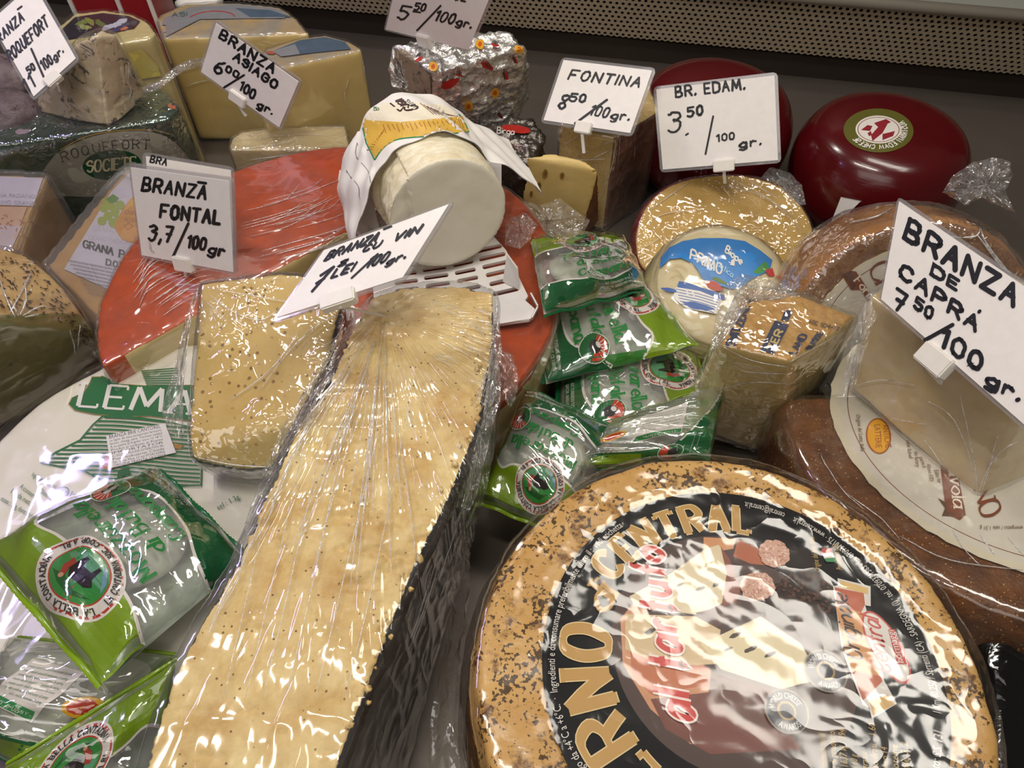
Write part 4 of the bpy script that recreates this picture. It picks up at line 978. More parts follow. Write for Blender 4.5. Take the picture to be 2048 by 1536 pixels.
def card3(root, name, p4, th, mat=None):
    n = (p4[1] - p4[0]).cross(p4[3] - p4[0]).normalized() * th; v = list(p4) + [p + n for p in p4]
    link(name, mesh_from(name, v, [(0, 1, 2, 3), (7, 6, 5, 4), (0, 4, 5, 1), (1, 5, 6, 2), (2, 6, 7, 3), (3, 7, 4, 0)], mat or TM, False), root)
card3(tray, 'tray_tab', [P(1008, 562, TZ), P(1040, 578, TZ), P(1036, 535, TZ + .014), P(1016, 508, TZ + .018)], .0015)
for a, b in (((1000, 650), (1062, 640)), ((1062, 640), (1074, 618)), ((1074, 618), (1060, 592)), ((800, 660), (1000, 650))): card3(tray, 'tray_rim', [P(*a, TZ - .006), P(*b, TZ - .006), P(b[0], b[1] - 6, TZ + .001), P(a[0], a[1] - 6, TZ + .001)], .001)

# ================================================================== GOAT LOG and its paper
fc = P(896, 432, .122); ax = Vector((-.34, .93, -.09)).normalized(); lr = .0385
S_ = ax.cross(Vector((0, 0, 1))).normalized(); T_ = S_.cross(ax).normalized()
def logp(s, th, r): return fc + ax * s + (S_ * math.cos(th) + T_ * math.sin(th)) * r
v, f = [], []; n = 72; prof = [(0, 0), (0, .6), (0, .93), (.0008, .985), (.003, 1.0), (.02, 1.0), (.05, 1.0), (.07, 1.0), (.085, .99), (.087, .9), (.087, 0)]
for s, r in prof:
    for k in range(n): v.append(logp(s, 2 * math.pi * k / n, lr * r))
for i in range(len(prof) - 1):
    for k in range(n): f.append((i * n + k, i * n + (k + 1) % n, (i + 1) * n + (k + 1) % n, (i + 1) * n + k))
me = mesh_from('x', v, f); bm = bmesh.new(); bm.from_mesh(me); bmesh.ops.remove_doubles(bm, verts=bm.verts, dist=1e-5); bmesh.ops.recalc_face_normals(bm, faces=bm.faces); bm.to_mesh(me); bm.free()
me = remesh(me, .0011, 3)
M['chevre'] = cheese_mat('white_goat_cheese', '#e2dccb', '#d6cfba', 22, bump=.18, rind='#e6dfc8', rind2='#d8cba8', rscale=90, rough=.5, rbump=.5)
A_ = np.array(ax); F_ = np.array(fc)
def dp(co, nr):
    s = (co - F_) @ A_; side = np.abs(nr @ A_) < .6; up = nr @ np.array(T_)
    q = np.stack([(co - F_) @ np.array(S_), s * 4.5, (co - F_) @ np.array(T_)], 1)
    notch = ((co - F_) @ np.array(S_) < -lr * .55) & ((co - F_) @ np.array(T_) > -lr * .45) & (s < .035)
    return side * (-.0016 * ridge(q, 55, 3) * (s < .05) + .001 * (fbm(co, 60, 2) - .5)) + (~side) * .0007 * (fbm(co, 60, 2) - .5) - .006 * notch * fbm(co, 50, 6)
cl, raw = make('goat_cheese_log', 'thick white goat cheese log lying half unwrapped on the white tray', 'cheese', me, M['chevre'], rind=lambda c, n: np.where(np.abs(n @ A_) < .6, 1., 0.), disp=dp, body='paste')
t = NT('printed_paper'); v = t.coord(); M['paper'] = t.done(t.bsdf(t.mix(t.noise(v, 20, 2), srgb('#dcd8d2'), srgb('#e9e6e1')), .5, 0, t.bump(t.noise(v, 40, 3, .5, .5), .3, .0015), .3))
pap = thing('wrapping_paper', 'printed white paper with yellow panel draped over the goat cheese log', 'paper', fc + ax * .05 + Vector((0, 0, .04)))
V, Fc = [], []; ns, nt = 40, 90
def paperp(u, w_):
    """u along the log 0..1 (front edge to back), w_ across -1..1 (left..right)"""
    th = math.pi / 2 - w_ * 2.25; s0 = .026 - .008 * w_ + (.012 * max(0, -w_ - .5)) - .012 * (w_ < -.25) * (-w_ - .25) * 1.6; s = s0 + u * .058
    r = lr + .0022 + .0012 * math.sin(w_ * 11 + u * 3) * (1 - u * .5) + .0008 * math.sin(w_ * 23 + u * 9)
    p = logp(s, th, r)
    if w_ < -.45:      # left flap hangs outward
        e = (-w_ - .45) / .55; b = logp(s, math.pi / 2 + .45 * 2.25, r); p = b + (-S_ if S_.x > 0 else S_) * (.012 * math.sin(e * 2.2) + .016 * e * (1 - u * .3)) - Vector((0, 0, 1)) * e * .052 - ax * .02 * e * (1 - u) + ax * .0
        p += Vector((0, 0, 1)) * .002 * math.sin(u * 14 + e * 5)
    if w_ > .5:
        e = (w_ - .5) / .5; b = logp(s, math.pi / 2 - .5 * 2.25, r); p = b + (S_ if S_.x > 0 else -S_) * (.030 * e) - Vector((0, 0, 1)) * (.014 * e + .008 * e * e) - ax * .018 * e * (1 - u)
    return p
for j in range(ns + 1):
    for i in range(nt + 1): V.append(paperp(j / ns, -1 + 2 * i / nt))
for j in range(ns):
    for i in range(nt): k = j * (nt + 1) + i; Fc.append((k, k + 1, k + nt + 2, k + nt + 1))
me = mesh_from('sheet', V, Fc, M['paper']); co, nr = vn(me)
if nr[:, 2].mean() < 0: me.flip_normals(); co, nr = vn(me)
setv(me, co + nr * (.0009 * (ridge(co, 70, 3) - .5))[:, None]); praw = me.copy(); link('sheet', me, pap); sm = me
s_ = sm.copy(); co, nr = vn(s_); setv(s_, co - nr * .0004); link('sheet_underside', s_, pap)
D = Decal(bvh_px(praw), 7, .0004, .00002); YE = plain('#d9ae48', .5); YE2 = plain('#e3d29a', .5); GRN = plain('#1f8a5a', .4); DK = plain('#3a1a1c', .5); OR = plain('#a9702c', .5)
pan = [(722, 232), (735, 240), (800, 244), (925, 232), (938, 262), (870, 270), (800, 276), (770, 292), (750, 318), (735, 288), (728, 262)]
D.poly([(720, 214), (740, 205), (830, 205), (890, 210), (920, 232), (800, 250), (735, 246)], plain('#e9e1c9', .5)); D.poly(pan, YE)
D.stroke([(716, 226), (722, 240), (732, 285), (749, 320)], 2.6, GRN); D.stroke(bez([(749, 320), (768, 294), (798, 278), (870, 271), (938, 263)], 5), 2.2, GRN); D.stroke([(938, 263), (925, 235), (917, 228)], 2.4, GRN); D.stroke([(688, 233), (712, 235)], 2.2, GRN)
D.write('Chev', affine((812, 222), (-.55, -.5), (1, -.35)), (4.2, 2.2), DK, False, width=42, height=24, slant=-.2); D.stroke(bez([(818, 215), (806, 216), (800, 222), (790, 214), (780, 206)], 5), 3.2, DK)
D.write('Buche', affine((748, 221), (-.15, -1), (1, -.15)), 1.5, plain('#2d5a3c'), False, width=26, height=10); D.write('Nlo', affine((826, 216), (-.5, -.6), (.9, -.4)), 1.3, plain('#4a4a4c'), False, width=26, height=8)
for k in range(9): D.stroke([(840 + k * 7, 206 + k * 3), (868 + k * 6, 229 + k * .4)], 1.3, plain('#7a5a4a'))
for k in range(8): D.stroke([(733 + k * 5, 300 - k * 6), (745 + k * 2.6, 290 - k * 4.2 + 8)], 1.5, OR)
for k in range(15): D.stroke([(766 + k * 9, 249 - k * .6), (772 + k * 9, 266 - k * .9 - (k % 3) * 3)], 1.6, OR)
for k in range(5): D.stroke([(905 + k * 4, 238), (912 + k * 4, 256)], 1.3, OR)
for q in ([(668, 262), (690, 254), (706, 250)], [(664, 292), (690, 288), (702, 282)], [(714, 285), (712, 312), (735, 340), (741, 366)], [(692, 340), (700, 352), (716, 372), (718, 392)]):
    D.stroke(bez(q, 4), .9, plain('#55524f'))
    for a, b in q: D.stroke([(a, b), (a + 2, b + 6)], .8, plain('#55524f'))
D.build('printed_design', pap, 'yellow panel with green border and small print')
tg = thing('price_tag', 'white printed price tag standing behind the goat cheese log', 'tag', P(985, 400, .08)); card3(tg, 'card', [PD(968, 400, .53), PD(1003, 398, .53), PD(1003, 292, .55), PD(960, 292, .55)], .0005)
D = Decal(plane_px(PD(985, 350, .529), (PD(968, 400, .53) - PD(1003, 292, .55)).cross(PD(1003, 398, .53) - PD(960, 292, .55))), None, .0006, .00001)
for k in range(7): fn, l = along(962 + k * 2.6, 328 + (k % 2) * 2, 966 + k * 2.6, 362 - (k % 3) * 4); D.font('EAN 5941 lot', fn, 3, plain('#5c5a58'), l)
D.build('small_print', tg)
# left plastic end of the tray, standing under the paper
le = thing('white_plastic_basket', 'white ribbed plastic basket end standing left of the goat cheese log', 'basket', P(715, 480, .072))
zz = [(679, 340), (676, 360), (684, 372), (692, 395), (700, 430), (712, 462), (722, 478)]
v, f = [], []
for i, (x, y) in enumerate(zz):
    z0 = .105 - .03 * i / 6; a = P(x, y, z0); b = P(x + 62 - i * 2, y + 8 + (i % 2) * 3, z0 + .006); v += [a, b, a - Vector((0, 0, .0015)), b - Vector((0, 0, .0015))]
for i in range(len(zz) - 1): k = 4 * i; f += [(k, k + 1, k + 5, k + 4), (k + 2, k + 6, k + 7, k + 3), (k, k + 4, k + 6, k + 2), (k + 1, k + 3, k + 7, k + 5)]
link('basket_wall', mesh_from('basket_wall', v, f, TM, False), le)
for i in range(6): y = 418 + i * 9; x = 744 + i * 2; v, f = boxm(*P(x + 22, y, .085), .013, .0018, .0012, U=S_ if S_.x > 0 else -S_, W=ax); link('rib', mesh_from('rib', v, f, TM, False), le)

# ================================================================== FOIL PARCELS
t = NT('crumpled_foil'); v = t.coord(); vo = t.vor(v, 150); vo.inputs['Randomness'].default_value = 1
M['foil'] = t.done(t.bsdf(t.mix(t.noise(v, 60, 3), srgb('#d8d6d2'), srgb('#f2f0ec')), .26, .8, t.bump(t.math('ADD', t.noise(v, 190, 3, .6, 1.2), vo.outputs[0]), .9, .0016)))
def foil_disp(co, nr): return .004 * (ridge(co, 75, 2) - .3) + .003 * (ridge(co, 160, 6) - .3)
top = pts([(790, 92, .135), (920, 60, .135), (1012, 66, .135), (1050, 95, .132), (866, 146, .128)]); bot = pts([(818, 196, .085), (868, 230, .08), (965, 268, .03), (1030, 230, .04), (1058, 185, .06)])
top[0] = P(788, 95, .13)
me = remesh(hull(top + bot + drop([top[1], top[2]], .04)), .0014, 3); fraw = me.copy()
FN = (P(862, 150, .128) - P(788, 90, .13)).cross(P(818, 196, .085) - P(788, 90, .13)).normalized(); FN = -FN if FN.x > 0 else FN; fnp = np.array(FN)
fo, raw = make('foil_wrapped_cheese', 'blue cheese piece in silver foil with red and yellow marks, below the top sign', 'cheese', me, M['foil'], disp=lambda c, n: foil_disp(c, n) * ((n @ fnp) < .8), body='foil')
M['blue_grey'] = cheese_mat('grey_veined_paste', '#a3937c', '#8d8070', 50, bump=.3, veins=('#4a4f52', 120, .55))
fm2 = bvh_px(fraw); cp = [(786, 90), (812, 100), (860, 152), (862, 196), (822, 194), (800, 150), (788, 118)]
D = Decal(bvh_px(raw), 6, .0042, .00003)
D.poly(cp, M['blue_grey']); D.build('cut_face', fo, 'bare grey-veined cut face')
vv = [P(x, y, .125 - (y - 90) * .0004) for x, y in ((786, 92), (776, 140), (784, 172), (812, 190), (826, 196), (806, 150))]
crumple(fo, vv, 0, 'foil_flap', 5, M['foil'], .005)
D = Decal(bvh_px(raw), 6, .0046, .00003); RD = plain('#b3261d', .35); YL2 = plain('#dba12e', .35)
for x, y, s, a in ((900, 168, 20, -.5), (974, 132, 14, .5), (1012, 152, 9, 1.2), (838, 118, 8, -.6), (1000, 232, 7, .7), (958, 255, 5, .2), (1030, 120, 8, 1.0), (918, 150, 7, .1), (990, 60 + 30, 8, .2)):
    D.ell(x, y, s, s * .42, RD, a, 18, .15); D.write('Mila', affine((x - s * .7, y - s * .25), (math.cos(a), math.sin(a)), (.2, -1)), 1.3, plain('#3a3432', .5), width=s * 1.3, height=8)
for x, y in ((937, 213), (990, 186), (866, 133), (960, 88), (1038, 98)): D.ell(x, y, 9, 10, YL2, .3, 18, .15); D.ell(x, y, 4, 5, plain('#c2571f', .35), .3, 12)
D.build('printed_marks', fo, 'red lip-like and yellow flower-like printed marks')
me = remesh(hull(pts([(965, 262, .075), (1020, 238, .08), (1062, 238, .08), (1088, 276, .075), (1060, 330, .07), (975, 330, .07)]) + pts([(975, 420, .0), (1050, 430, .0), (1085, 360, 0), (1040, 300, 0)])), .0014, 3); f2raw = me.copy()
t = NT('grey_printed_foil'); v = t.coord(); M['foil2'] = t.done(t.bsdf(t.mix(t.noise(v, 60, 3), srgb('#6d6862'), srgb('#8c8780')), .3, .9, t.bump(t.noise(v, 150, 3, .6, 1.2), .8, .0016)))
f2, raw = make('foil_wrapped_cheese', 'smaller dull grey foil parcel with a red oval mark, under the silver foil piece', 'cheese', me, M['foil2'], disp=foil_disp, body='foil')
D = Decal(bvh_px(raw), 6, .0046, .00003); D.ell(1032, 258, 30, 8, RD, .12, 24, .05); D.write('Birga', affine((994, 266), (1, .1), (.1, -1)), 1.8, plain('#d8d0c8'), width=34, height=12); D.write('DOLADO', affine((1000, 285), (.9, .35), (.2, -1)), 1.3, plain('#5a2a28'), width=50, height=9)
D.build('printed_marks', f2)

# ================================================================== FONTINA PIECES
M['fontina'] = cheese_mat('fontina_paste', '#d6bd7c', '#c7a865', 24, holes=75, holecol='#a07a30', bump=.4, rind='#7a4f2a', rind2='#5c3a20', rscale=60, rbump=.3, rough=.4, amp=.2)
t4 = pts([(1120, 250, .09), (1231, 276, .09), (1318, 222, .09), (1290, 150, .09), (1180, 160, .09)]); me = remesh(hull(t4 + drop(t4, .001)), .0015, 5)
nR = (t4[2] - t4[1]).cross(Vector((0, 0, -1))).normalized(); nR = -nR if nR.x < 0 else nR
fb, raw = make('cheese_wedge', 'tall fontina wedge with smooth brown rind side, behind the small holed block', 'cheese', me, M['fontina'], rind=lambda c, n: np.where((n @ np.array(nR)) > .7, 1., 0.), disp=lambda c, n: .001 * (fbm(c, 40, 2) - .5), body='paste', film=M['film'], filmkw=dict(off=.001, wr=.0014, scale=60, seed=3))
creases(fb, raw, [[(1232, 280), (1222, 340), (1200, 400)], [(1240, 276), (1236, 330)], [(1130, 290), (1150, 275), (1165, 270)], [(1180, 320), (1220, 300)], [(1120, 312), (1160, 320), (1210, 318)], [(1205, 290), (1225, 282)], [(1270, 290), (1268, 320)]], .00028, .0026)
h_ = pts([(1048, 316, .082), (1100, 306, .084), (1152, 320, .082), (1196, 342, .076), (1155, 488, .001), (1040, 478, .001), (1198, 440, .012), (1170, 322, .08)]); me = remesh(hull(h_), .0013, 4)
f1_ = (h_[2] - h_[0]).cross(h_[5] - h_[0]).normalized(); f1_ = -f1_ if f1_.y > 0 else f1_
fs, raw = make('cheese_block', 'small upright fontina block with oval eyes, open at the top of its film', 'cheese', me, M['fontina'], rind=lambda c, n: np.where(n[:, 0] > .55, .7, 0.), body='paste', disp=lambda c, n: .0008 * (fbm(c, 50, 2) - .5))
D = Decal(bvh_px(raw), 5, .0006, .00002)
for x, y, a, b in ((1090, 348, 5, 10), (1124, 352, 4.5, 7), (1078, 372, 4, 8), (1062, 388, 3, 6)): D.ell(x, y, a, b, plain('#93702f', .6), .2, 16, .1); D.ell(x + 1, y - 1, a * .6, b * .6, plain('#7a5a22', .6), .2, 12)
D.build('eyes', fs, 'oval holes in the paste')
crumple(fs, [P(x, y, .055) for x, y in ((1036, 400), (1080, 410), (1120, 396), (1150, 420), (1180, 440), (1150, 500), (1090, 494), (1040, 480), (1030, 440))], 0, 'pulled_down_film', 41, M['film_dense'], .005, lift=.004)

# ================================================================== RED WAXED ROUNDS
M['redwax'] = (lambda t: t.done(t.bsdf(t.mix(t.noise(t.coord(), 14, 3), srgb('#42060a'), srgb('#560a10')), .22, 0, t.bump(t.noise(t.coord((6, 6, 60)), 9, 2), .12, .001), .5, .3)))(NT('dark_red_wax'))
def ball(c, R, h, label, grp):
    prof = [(0, -h), (.5, -h * .99), (.8, -h * .8), (.96, -h * .4), (1, 0), (.97, h * .38), (.83, h * .76), (.6, h * .94), (.3, h * .995), (0, h)]; v, f = [], []; n = 96
    prof = bez(prof, 5)
    for r, z in prof:
        for k in range(n): v.append(c + Vector((r * R * math.cos(2 * math.pi * k / n), r * R * math.sin(2 * math.pi * k / n), z)))
    for i in range(len(prof) - 1):
        for k in range(n): f.append((i * n + k, i * n + (k + 1) % n, (i + 1) * n + (k + 1) % n, (i + 1) * n + k))
    me = mesh_from('wax', v, f); bm = bmesh.new(); bm.from_mesh(me); bmesh.ops.remove_doubles(bm, verts=bm.verts, dist=1e-5); bmesh.ops.recalc_face_normals(bm, faces=bm.faces); bm.to_mesh(me); bm.free(); me.shade_smooth()
    return make('edam_cheese', label, 'cheese', me, M['redwax'], group=grp, body='wax_coat')
c1 = P(1750, 338, .046); rE = (P(1750, 338, .046) - P(1916, 338, .046)).length
e_, raw = ball(c1, rE, .045, 'dark red waxed round cheese with a red and white round seal, by the back wall', 'red waxed rounds')
D = Decal(bvh_px(raw), 7, .0006, .00002)
D.ell(1757, 261, 70, 44, plain('#5c5a26', .3), .03, 64); D.ell(1757, 259, 46, 28, PW, .02, 48); D.ell(1757, 259, 42, 25, plain('#8a2630', .35), .02, 48); D.ell(1757, 259, 40.5, 24, PW, .02, 48)
for q in ([(1722, 260), (1735, 250), (1745, 252), (1740, 262)], [(1748, 246), (1772, 238), (1782, 244), (1758, 256)], [(1742, 270), (1760, 250), (1775, 248), (1765, 266), (1745, 282)], [(1765, 268), (1790, 262), (1786, 272), (1765, 280)], [(1735, 266), (1742, 262), (1744, 270), (1738, 272)]): D.poly(q, plain('#8a2630', .35))
cx_, cy_ = 1757, 260
for ch_t, a0, a1 in (('AUSTRIAN EDAM CHEESE', -32, 152),):
    st, wd = skel(ch_t, False, .15)
    for p, _ in st:
        D.stroke([((cx_ + (58 - 6 + 0 * y - (y - .5) * 13) * math.cos(math.radians(a0 + (a1 - a0) * x / wd))), (cy_ + 1 + (58 - 6 - (y - .5) * 13) * .635 * math.sin(math.radians(a0 + (a1 - a0) * x / wd)))) for x, y in p], 1.9, PW)
D.build('round_seal', e_, 'olive, white and red printed seal')
c2 = P(1418, 262, .046); ball(c2, rE, .045, 'dark red waxed round cheese half hidden behind the Edam price sign', 'red waxed rounds')
# cut half
fcn = Vector((0, -.62, .78)).normalized(); fo_ = P(1450, 548, .012); mpf = plane_px(fo_, fcn)
op = bez([(1274, 500), (1276, 455), (1300, 405), (1350, 368), (1420, 352), (1500, 354), (1560, 374), (1606, 418), (1626, 468), (1618, 520), (1580, 555), (1500, 566), (1400, 565), (1320, 556), (1285, 535), (1274, 500)], 3)[:-1]
fp = [mpf(x, y, 0) for x, y in op]; fcc = sum(fp, Vector()) / len(fp); P3 = list(fp)
for s, d in ((1.045, .008), (1.05, .018), (.97, .030), (.75, .044), (.4, .052)): P3 += [fcc + (p - fcc) * s - fcn * d for p in fp]
me = remesh(hull(P3), .0014, 4)
M['edam'] = cheese_mat('edam_paste', '#dcb964', '#c9a04a', 14, bump=.15, rind='#a3141c', rind2='#86101a', rscale=40, rbump=.1, rrough=.25, rough=.35, amp=.08)
eh, raw = make('halved_edam', 'halved red-waxed cheese showing its yellow cut face, under the Edam price sign', 'cheese', me, M['edam'], rind=lambda c, n: ((-(c - np.array(fo_)) @ np.array(fcn)) - .0006) / .0006, disp=lambda c, n: .0012 * (fbm(c, 45, 2) - .5), body='paste', film=M['film'], filmkw=dict(off=.001, wr=.0006, scale=40, seed=13))
creases(eh, raw, [[(1440, 370), (1520, 390), (1600, 440)], [(1470, 362), (1540, 400), (1612, 470)], [(1500, 362), (1560, 400)], [(1300, 440), (1340, 425), (1400, 420)], [(1280, 500), (1330, 470)], [(1560, 480), (1600, 510)], [(1380, 362), (1300, 420)]], .00026, .0022)
crumple(eh, [P(x, y, .075) for x, y in ((1540, 335), (1580, 345), (1604, 370), (1612, 410), (1590, 410), (1560, 375), (1520, 355))], 0, 'bunched_film', 44, M['film_dense'], .004)
tg = thing('price_tag', 'small white paper tag behind the right-hand red waxed round', 'tag', P(1680, 430, 0)); card3(tg, 'card', [P(1652, 470, .03), P(1690, 440, .03), P(1722, 402, .06), P(1682, 394, .06)], .0005)

# ================================================================== FRESH BASKET CHEESE
rc = P(1432, 592, .035); rax = Vector((.0, -.34, .94)).normalized(); rr = .0515
U_ = Vector((1, 0, 0)); V_ = rax.cross(U_).normalized(); prof = bez([(0, -.034), (.8, -.034), (.93, -.028), (1.0, -.012), (1.0, .0), (.94, .012), (.82, .020), (.55, .025), (0, .026)], 8); v, f = [], []; n = 128
for i, (r, z) in enumerate(prof):
    for k in range(n):
        rib = .0006 * math.sin(z * 2600) * (r > .8) * (z < .018); a = 2 * math.pi * k / n; v.append(rc + (U_ * math.cos(a) + V_ * math.sin(a)) * (r * rr + rib) + rax * z)
for i in range(len(prof) - 1):
    for k in range(n): f.append((i * n + k, i * n + (k + 1) % n, (i + 1) * n + (k + 1) % n, (i + 1) * n + k))
me = mesh_from('fresh', v, f); bm = bmesh.new(); bm.from_mesh(me); bmesh.ops.remove_doubles(bm, verts=bm.verts, dist=1e-5); bmesh.ops.recalc_face_normals(bm, faces=bm.faces); bm.to_mesh(me); bm.free()
M['fresh'] = cheese_mat('fresh_white_curd', '#d6c9a2', '#cbbb90', 40, bump=.3, rough=.35)
pr, raw = make('fresh_round_cheese', 'cream fresh round cheese with ribbed sides and a blue printed top film', 'cheese', me, M['fresh'], disp=lambda c, n: .0012 * (fbm(c, 60, 2) - .5), body='curd', film=M['film_soft'], filmkw=dict(off=.0008, wr=.001, scale=70))
D = Decal(bvh_px(raw), 6, .0016, .00003); BL = plain('#2f7cc0', .3); BL2 = plain('#3b5fa0', .4)
D.poly([(1318, 537), (1322, 515), (1338, 495), (1365, 482), (1400, 476), (1450, 476), (1490, 482), (1520, 500), (1545, 520), (1540, 540), (1500, 560), (1482, 575), (1462, 578), (1430, 568), (1405, 558), (1396, 540), (1385, 526), (1362, 516), (1340, 518)], BL)
D.poly([(1505, 545), (1530, 522), (1540, 535), (1520, 548)], plain('#3f8a3c')); D.poly([(1530, 540), (1545, 536), (1550, 552), (1538, 552)], plain('#b8322c')); D.ell(1428, 572, 20, 8, plain('#b2472f', .4), .45, 20, .15); D.ell(1440, 562, 18, 4, plain('#5d7a2e', .4), .4, 16, .2)
D.poly(bez([(1358, 562), (1378, 566), (1400, 574), (1448, 590), (1442, 602), (1400, 590), (1354, 576)], 2), BL2); D.poly([(1352, 574), (1400, 582), (1444, 600), (1434, 628), (1372, 616), (1346, 596)], plain('#dcd8d0', .4))
for k in range(6): D.stroke([(1352 + k * 2, 578 + k * 6), (1395 + k * 2, 587 + k * 6), (1438 - k * 2, 600 + k * 5)], 1.5, BL2)
D.ell(1396, 612, 30, 7, BL2, .22, 20, .15); D.ell(1338, 580, 16, 4, BL2, .2, 14, .2)
for q in ([(1330, 545), (1345, 535), (1360, 545), (1370, 560)], [(1338, 556), (1356, 548), (1366, 556)], [(1345, 530), (1362, 530), (1375, 540)]): D.stroke(bez(q, 4), 1.2, plain('#b5a878'))
D.write('PRIMO', affine((1380, 518), (.84, .42), (.15, -1)), 3.6, PW, width=74, height=20); D.write('Biopek', affine((1450, 503), (.70, .58), (.35, -.9)), 2.8, PW, width=52, height=14); D.write('lactica', affine((1432, 530), (.70, .55), (.35, -.9)), 1.5, plain('#a9cfe8'), width=46, height=12); D.poly([(1463, 520), (1470, 516), (1469, 532), (1460, 530)], PW)
D.build('printed_label', pr, 'blue printed label with white lettering')
# ================================================================== BACK LEFT: WRAPPED WEDGES
M['asiago'] = cheese_mat('smooth_pale_yellow_paste', '#d9c283', '#cbb06c', 14, bump=.06, rind='#b79a62', rind2='#8f8a80', rscale=30, rbump=.1, rough=.3, amp=.1)
def wedge(label, top, zt_, zb, mat, seed=1, film=M['film_soft'], name='cheese_wedge', cat='cheese', group=None, sm=5, vox=.002, rind=None, spread=0, amp=.001, fk=None):
    t4 = pts([(x, y, zt_) for x, y in top]); me = remesh(hull(t4 + drop(t4, zb, spread)), vox, sm)
    return make(name, label, cat, me, mat, rind=rind or (lambda c, n: np.where(n[:, 2] > .6, 1., 0.)), disp=lambda c, n: amp * (fbm(c, 40, seed) - .5), body='paste', group=group, film=film, filmkw=fk or dict(off=.001, wr=.001, scale=50, seed=seed))
a1o, raw1 = wedge('tall pale yellow wedge with printed grey top, leftmost of the two behind the Asiago sign', [(326, 78), (400, 42), (594, 38), (618, 68), (560, 14), (464, 4), (371, 8), (312, 32)], .10, .002, M['asiago'], 1)
GY = plain('#8b8d90', .3); GB = plain('#4a6072', .3)
D = Decal(bvh_px(raw1), 14, .0022, .00003); D.poly([(318, 66), (328, 36), (380, 14), (470, 8), (555, 18), (590, 36), (400, 38), (330, 74)], GY); D.poly([(470, 16), (540, 20), (585, 34), (500, 34)], GB)
D.stroke(bez([(380, 34), (400, 26), (430, 22), (460, 26), (470, 33)], 5), 2.2, plain('#a8322c')); fn, l = along(344, 34, 376, 32); D.write('ASI', fn, 2, plain('#3f5a52'), width=30, height=8); D.build('top_label', a1o)
a2o, raw2 = wedge('pale yellow wedge with grey-blue printed top, right of the Asiago sign', [(500, 150), (562, 117), (637, 107), (727, 101), (697, 82), (652, 70), (600, 76), (530, 98)], .10, .002, M['asiago'], 4)
D = Decal(bvh_px(raw2), 14, .0022, .00003); D.poly([(545, 102), (600, 80), (650, 74), (690, 84), (702, 98), (637, 104), (562, 113)], GB); D.poly([(545, 102), (590, 88), (600, 108), (562, 113)], GY); D.ell(541, 105, 9, 3.5, plain('#b05a3c'), .1, 14); D.build('top_label', a2o)
a3o, raw3 = wedge('low pale piece in frosted film, in front of the two Asiago wedges', [(458, 300), (462, 276), (486, 262), (560, 254), (690, 250), (700, 300)], .048, .002, cheese_mat('frosted_pale_paste', '#cdbd92', '#bfac80', 30, bump=.15), 6, M['film'])
for o_, r_, L_ in ((a1o, raw1, [[(330, 150), (370, 140), (405, 130)], [(340, 200), (380, 170), (420, 160)], [(300, 150), (330, 190), (352, 210)]]), (a2o, raw2, [[(735, 130), (742, 170), (740, 210)], [(700, 150), (690, 190), (700, 220)], [(725, 120), (732, 160)]]), (a3o, raw3, [[(470, 300), (540, 290), (600, 280)], [(520, 275), (600, 268), (660, 272)], [(500, 320), (560, 312), (640, 300)]])): creases(o_, r_, L_, .0003, .0022)

# ------------------------------------------------------------------ blue cheeses and green foil pack
M['blue1'] = cheese_mat('crumbly_blue_paste', '#d2c3a4', '#bba988', 35, bump=.5, veins=('#2c353c', 75, .565), rough=.5)
M['blue2'] = cheese_mat('yellow_blue_paste', '#c6b984', '#b5a672', 25, bump=.25, veins=('#4b5a48', 45, .66), rind='#2a2530', rind2='#3a3240', rough=.35, amp=.1)
gf = NT('green_foil'); v = gf.coord(); M['greenfoil'] = gf.done(gf.bsdf(gf.mix(gf.noise(v, 12, 3), srgb('#0c2a1c'), srgb('#1c4a34')), .22, .25, gf.bump(gf.noise(v, 50, 3, .6, 1), .5, .002), .5, .3))
t4 = pts([(x, y, .085) for x, y in [(-70, 300), (0, 284), (70, 276), (137, 272), (215, 258), (334, 238), (358, 214), (320, 178), (200, 150), (60, 190), (-60, 240)]])
me = remesh(hull(t4 + drop(t4, .001)), .0018, 5)
gp, raw = make('green_foil_pack', 'green foil-wrapped half round pack with an oval green badge, under the crumbly blue cheese', 'cheese', me, M['greenfoil'], disp=lambda c, n: .0022 * (fbm(c, 40, 2) - .5) + .0012 * ridge(c, 60, 5), body='foil', film=M['film'], filmkw=dict(off=.0015, wr=.0012, scale=60, seed=3))
D = Decal(bvh_px(raw), 8, .0024, .00004); SL = plain('#8d8a7c', .35)
D.poly(bez([(80, 352), (110, 310), (160, 282), (215, 266), (280, 262), (330, 272), (365, 300), (388, 340), (380, 380), (250, 392), (120, 392), (85, 375)], 2), SL)
D.stroke(bez([(120, 300), (170, 274), (230, 262), (300, 260), (340, 268)], 5), 2.2, plain('#9a7a3a')); 
D.ell(224, 330, 62, 33, SL, -.06, 40); D.ell(224, 330, 59, 30, plain('#123f26', .3), -.06, 40)
st, wd = skel('ROQUEFORT', True, .15)
def rf(x, y): t = x / wd; sl_ = (-62 + 72 * t) / 172; return (126 + 172 * t + 17 * y * sl_, 324 - 62 * t + 36 * t * t - 18 * y)
for p, s1 in st: D.stroke([rf(a, b) for a, b in p], 1.4 if s1 else 2.2, plain('#2c2f28'))
D.write('SOCIETE', affine((174, 345), (.99, -.09), (.02, -1)), (4.2, 2.4), plain('#b8ae8c'), True, width=98, height=23)
D.ell(348, 212, 13, 6, plain('#c2602c'), .1, 16); D.ell(46, 262, 16, 6, plain('#a08a94'), -.15, 16); D.build('printed_badge', gp, 'silver and green oval badge with lettering')
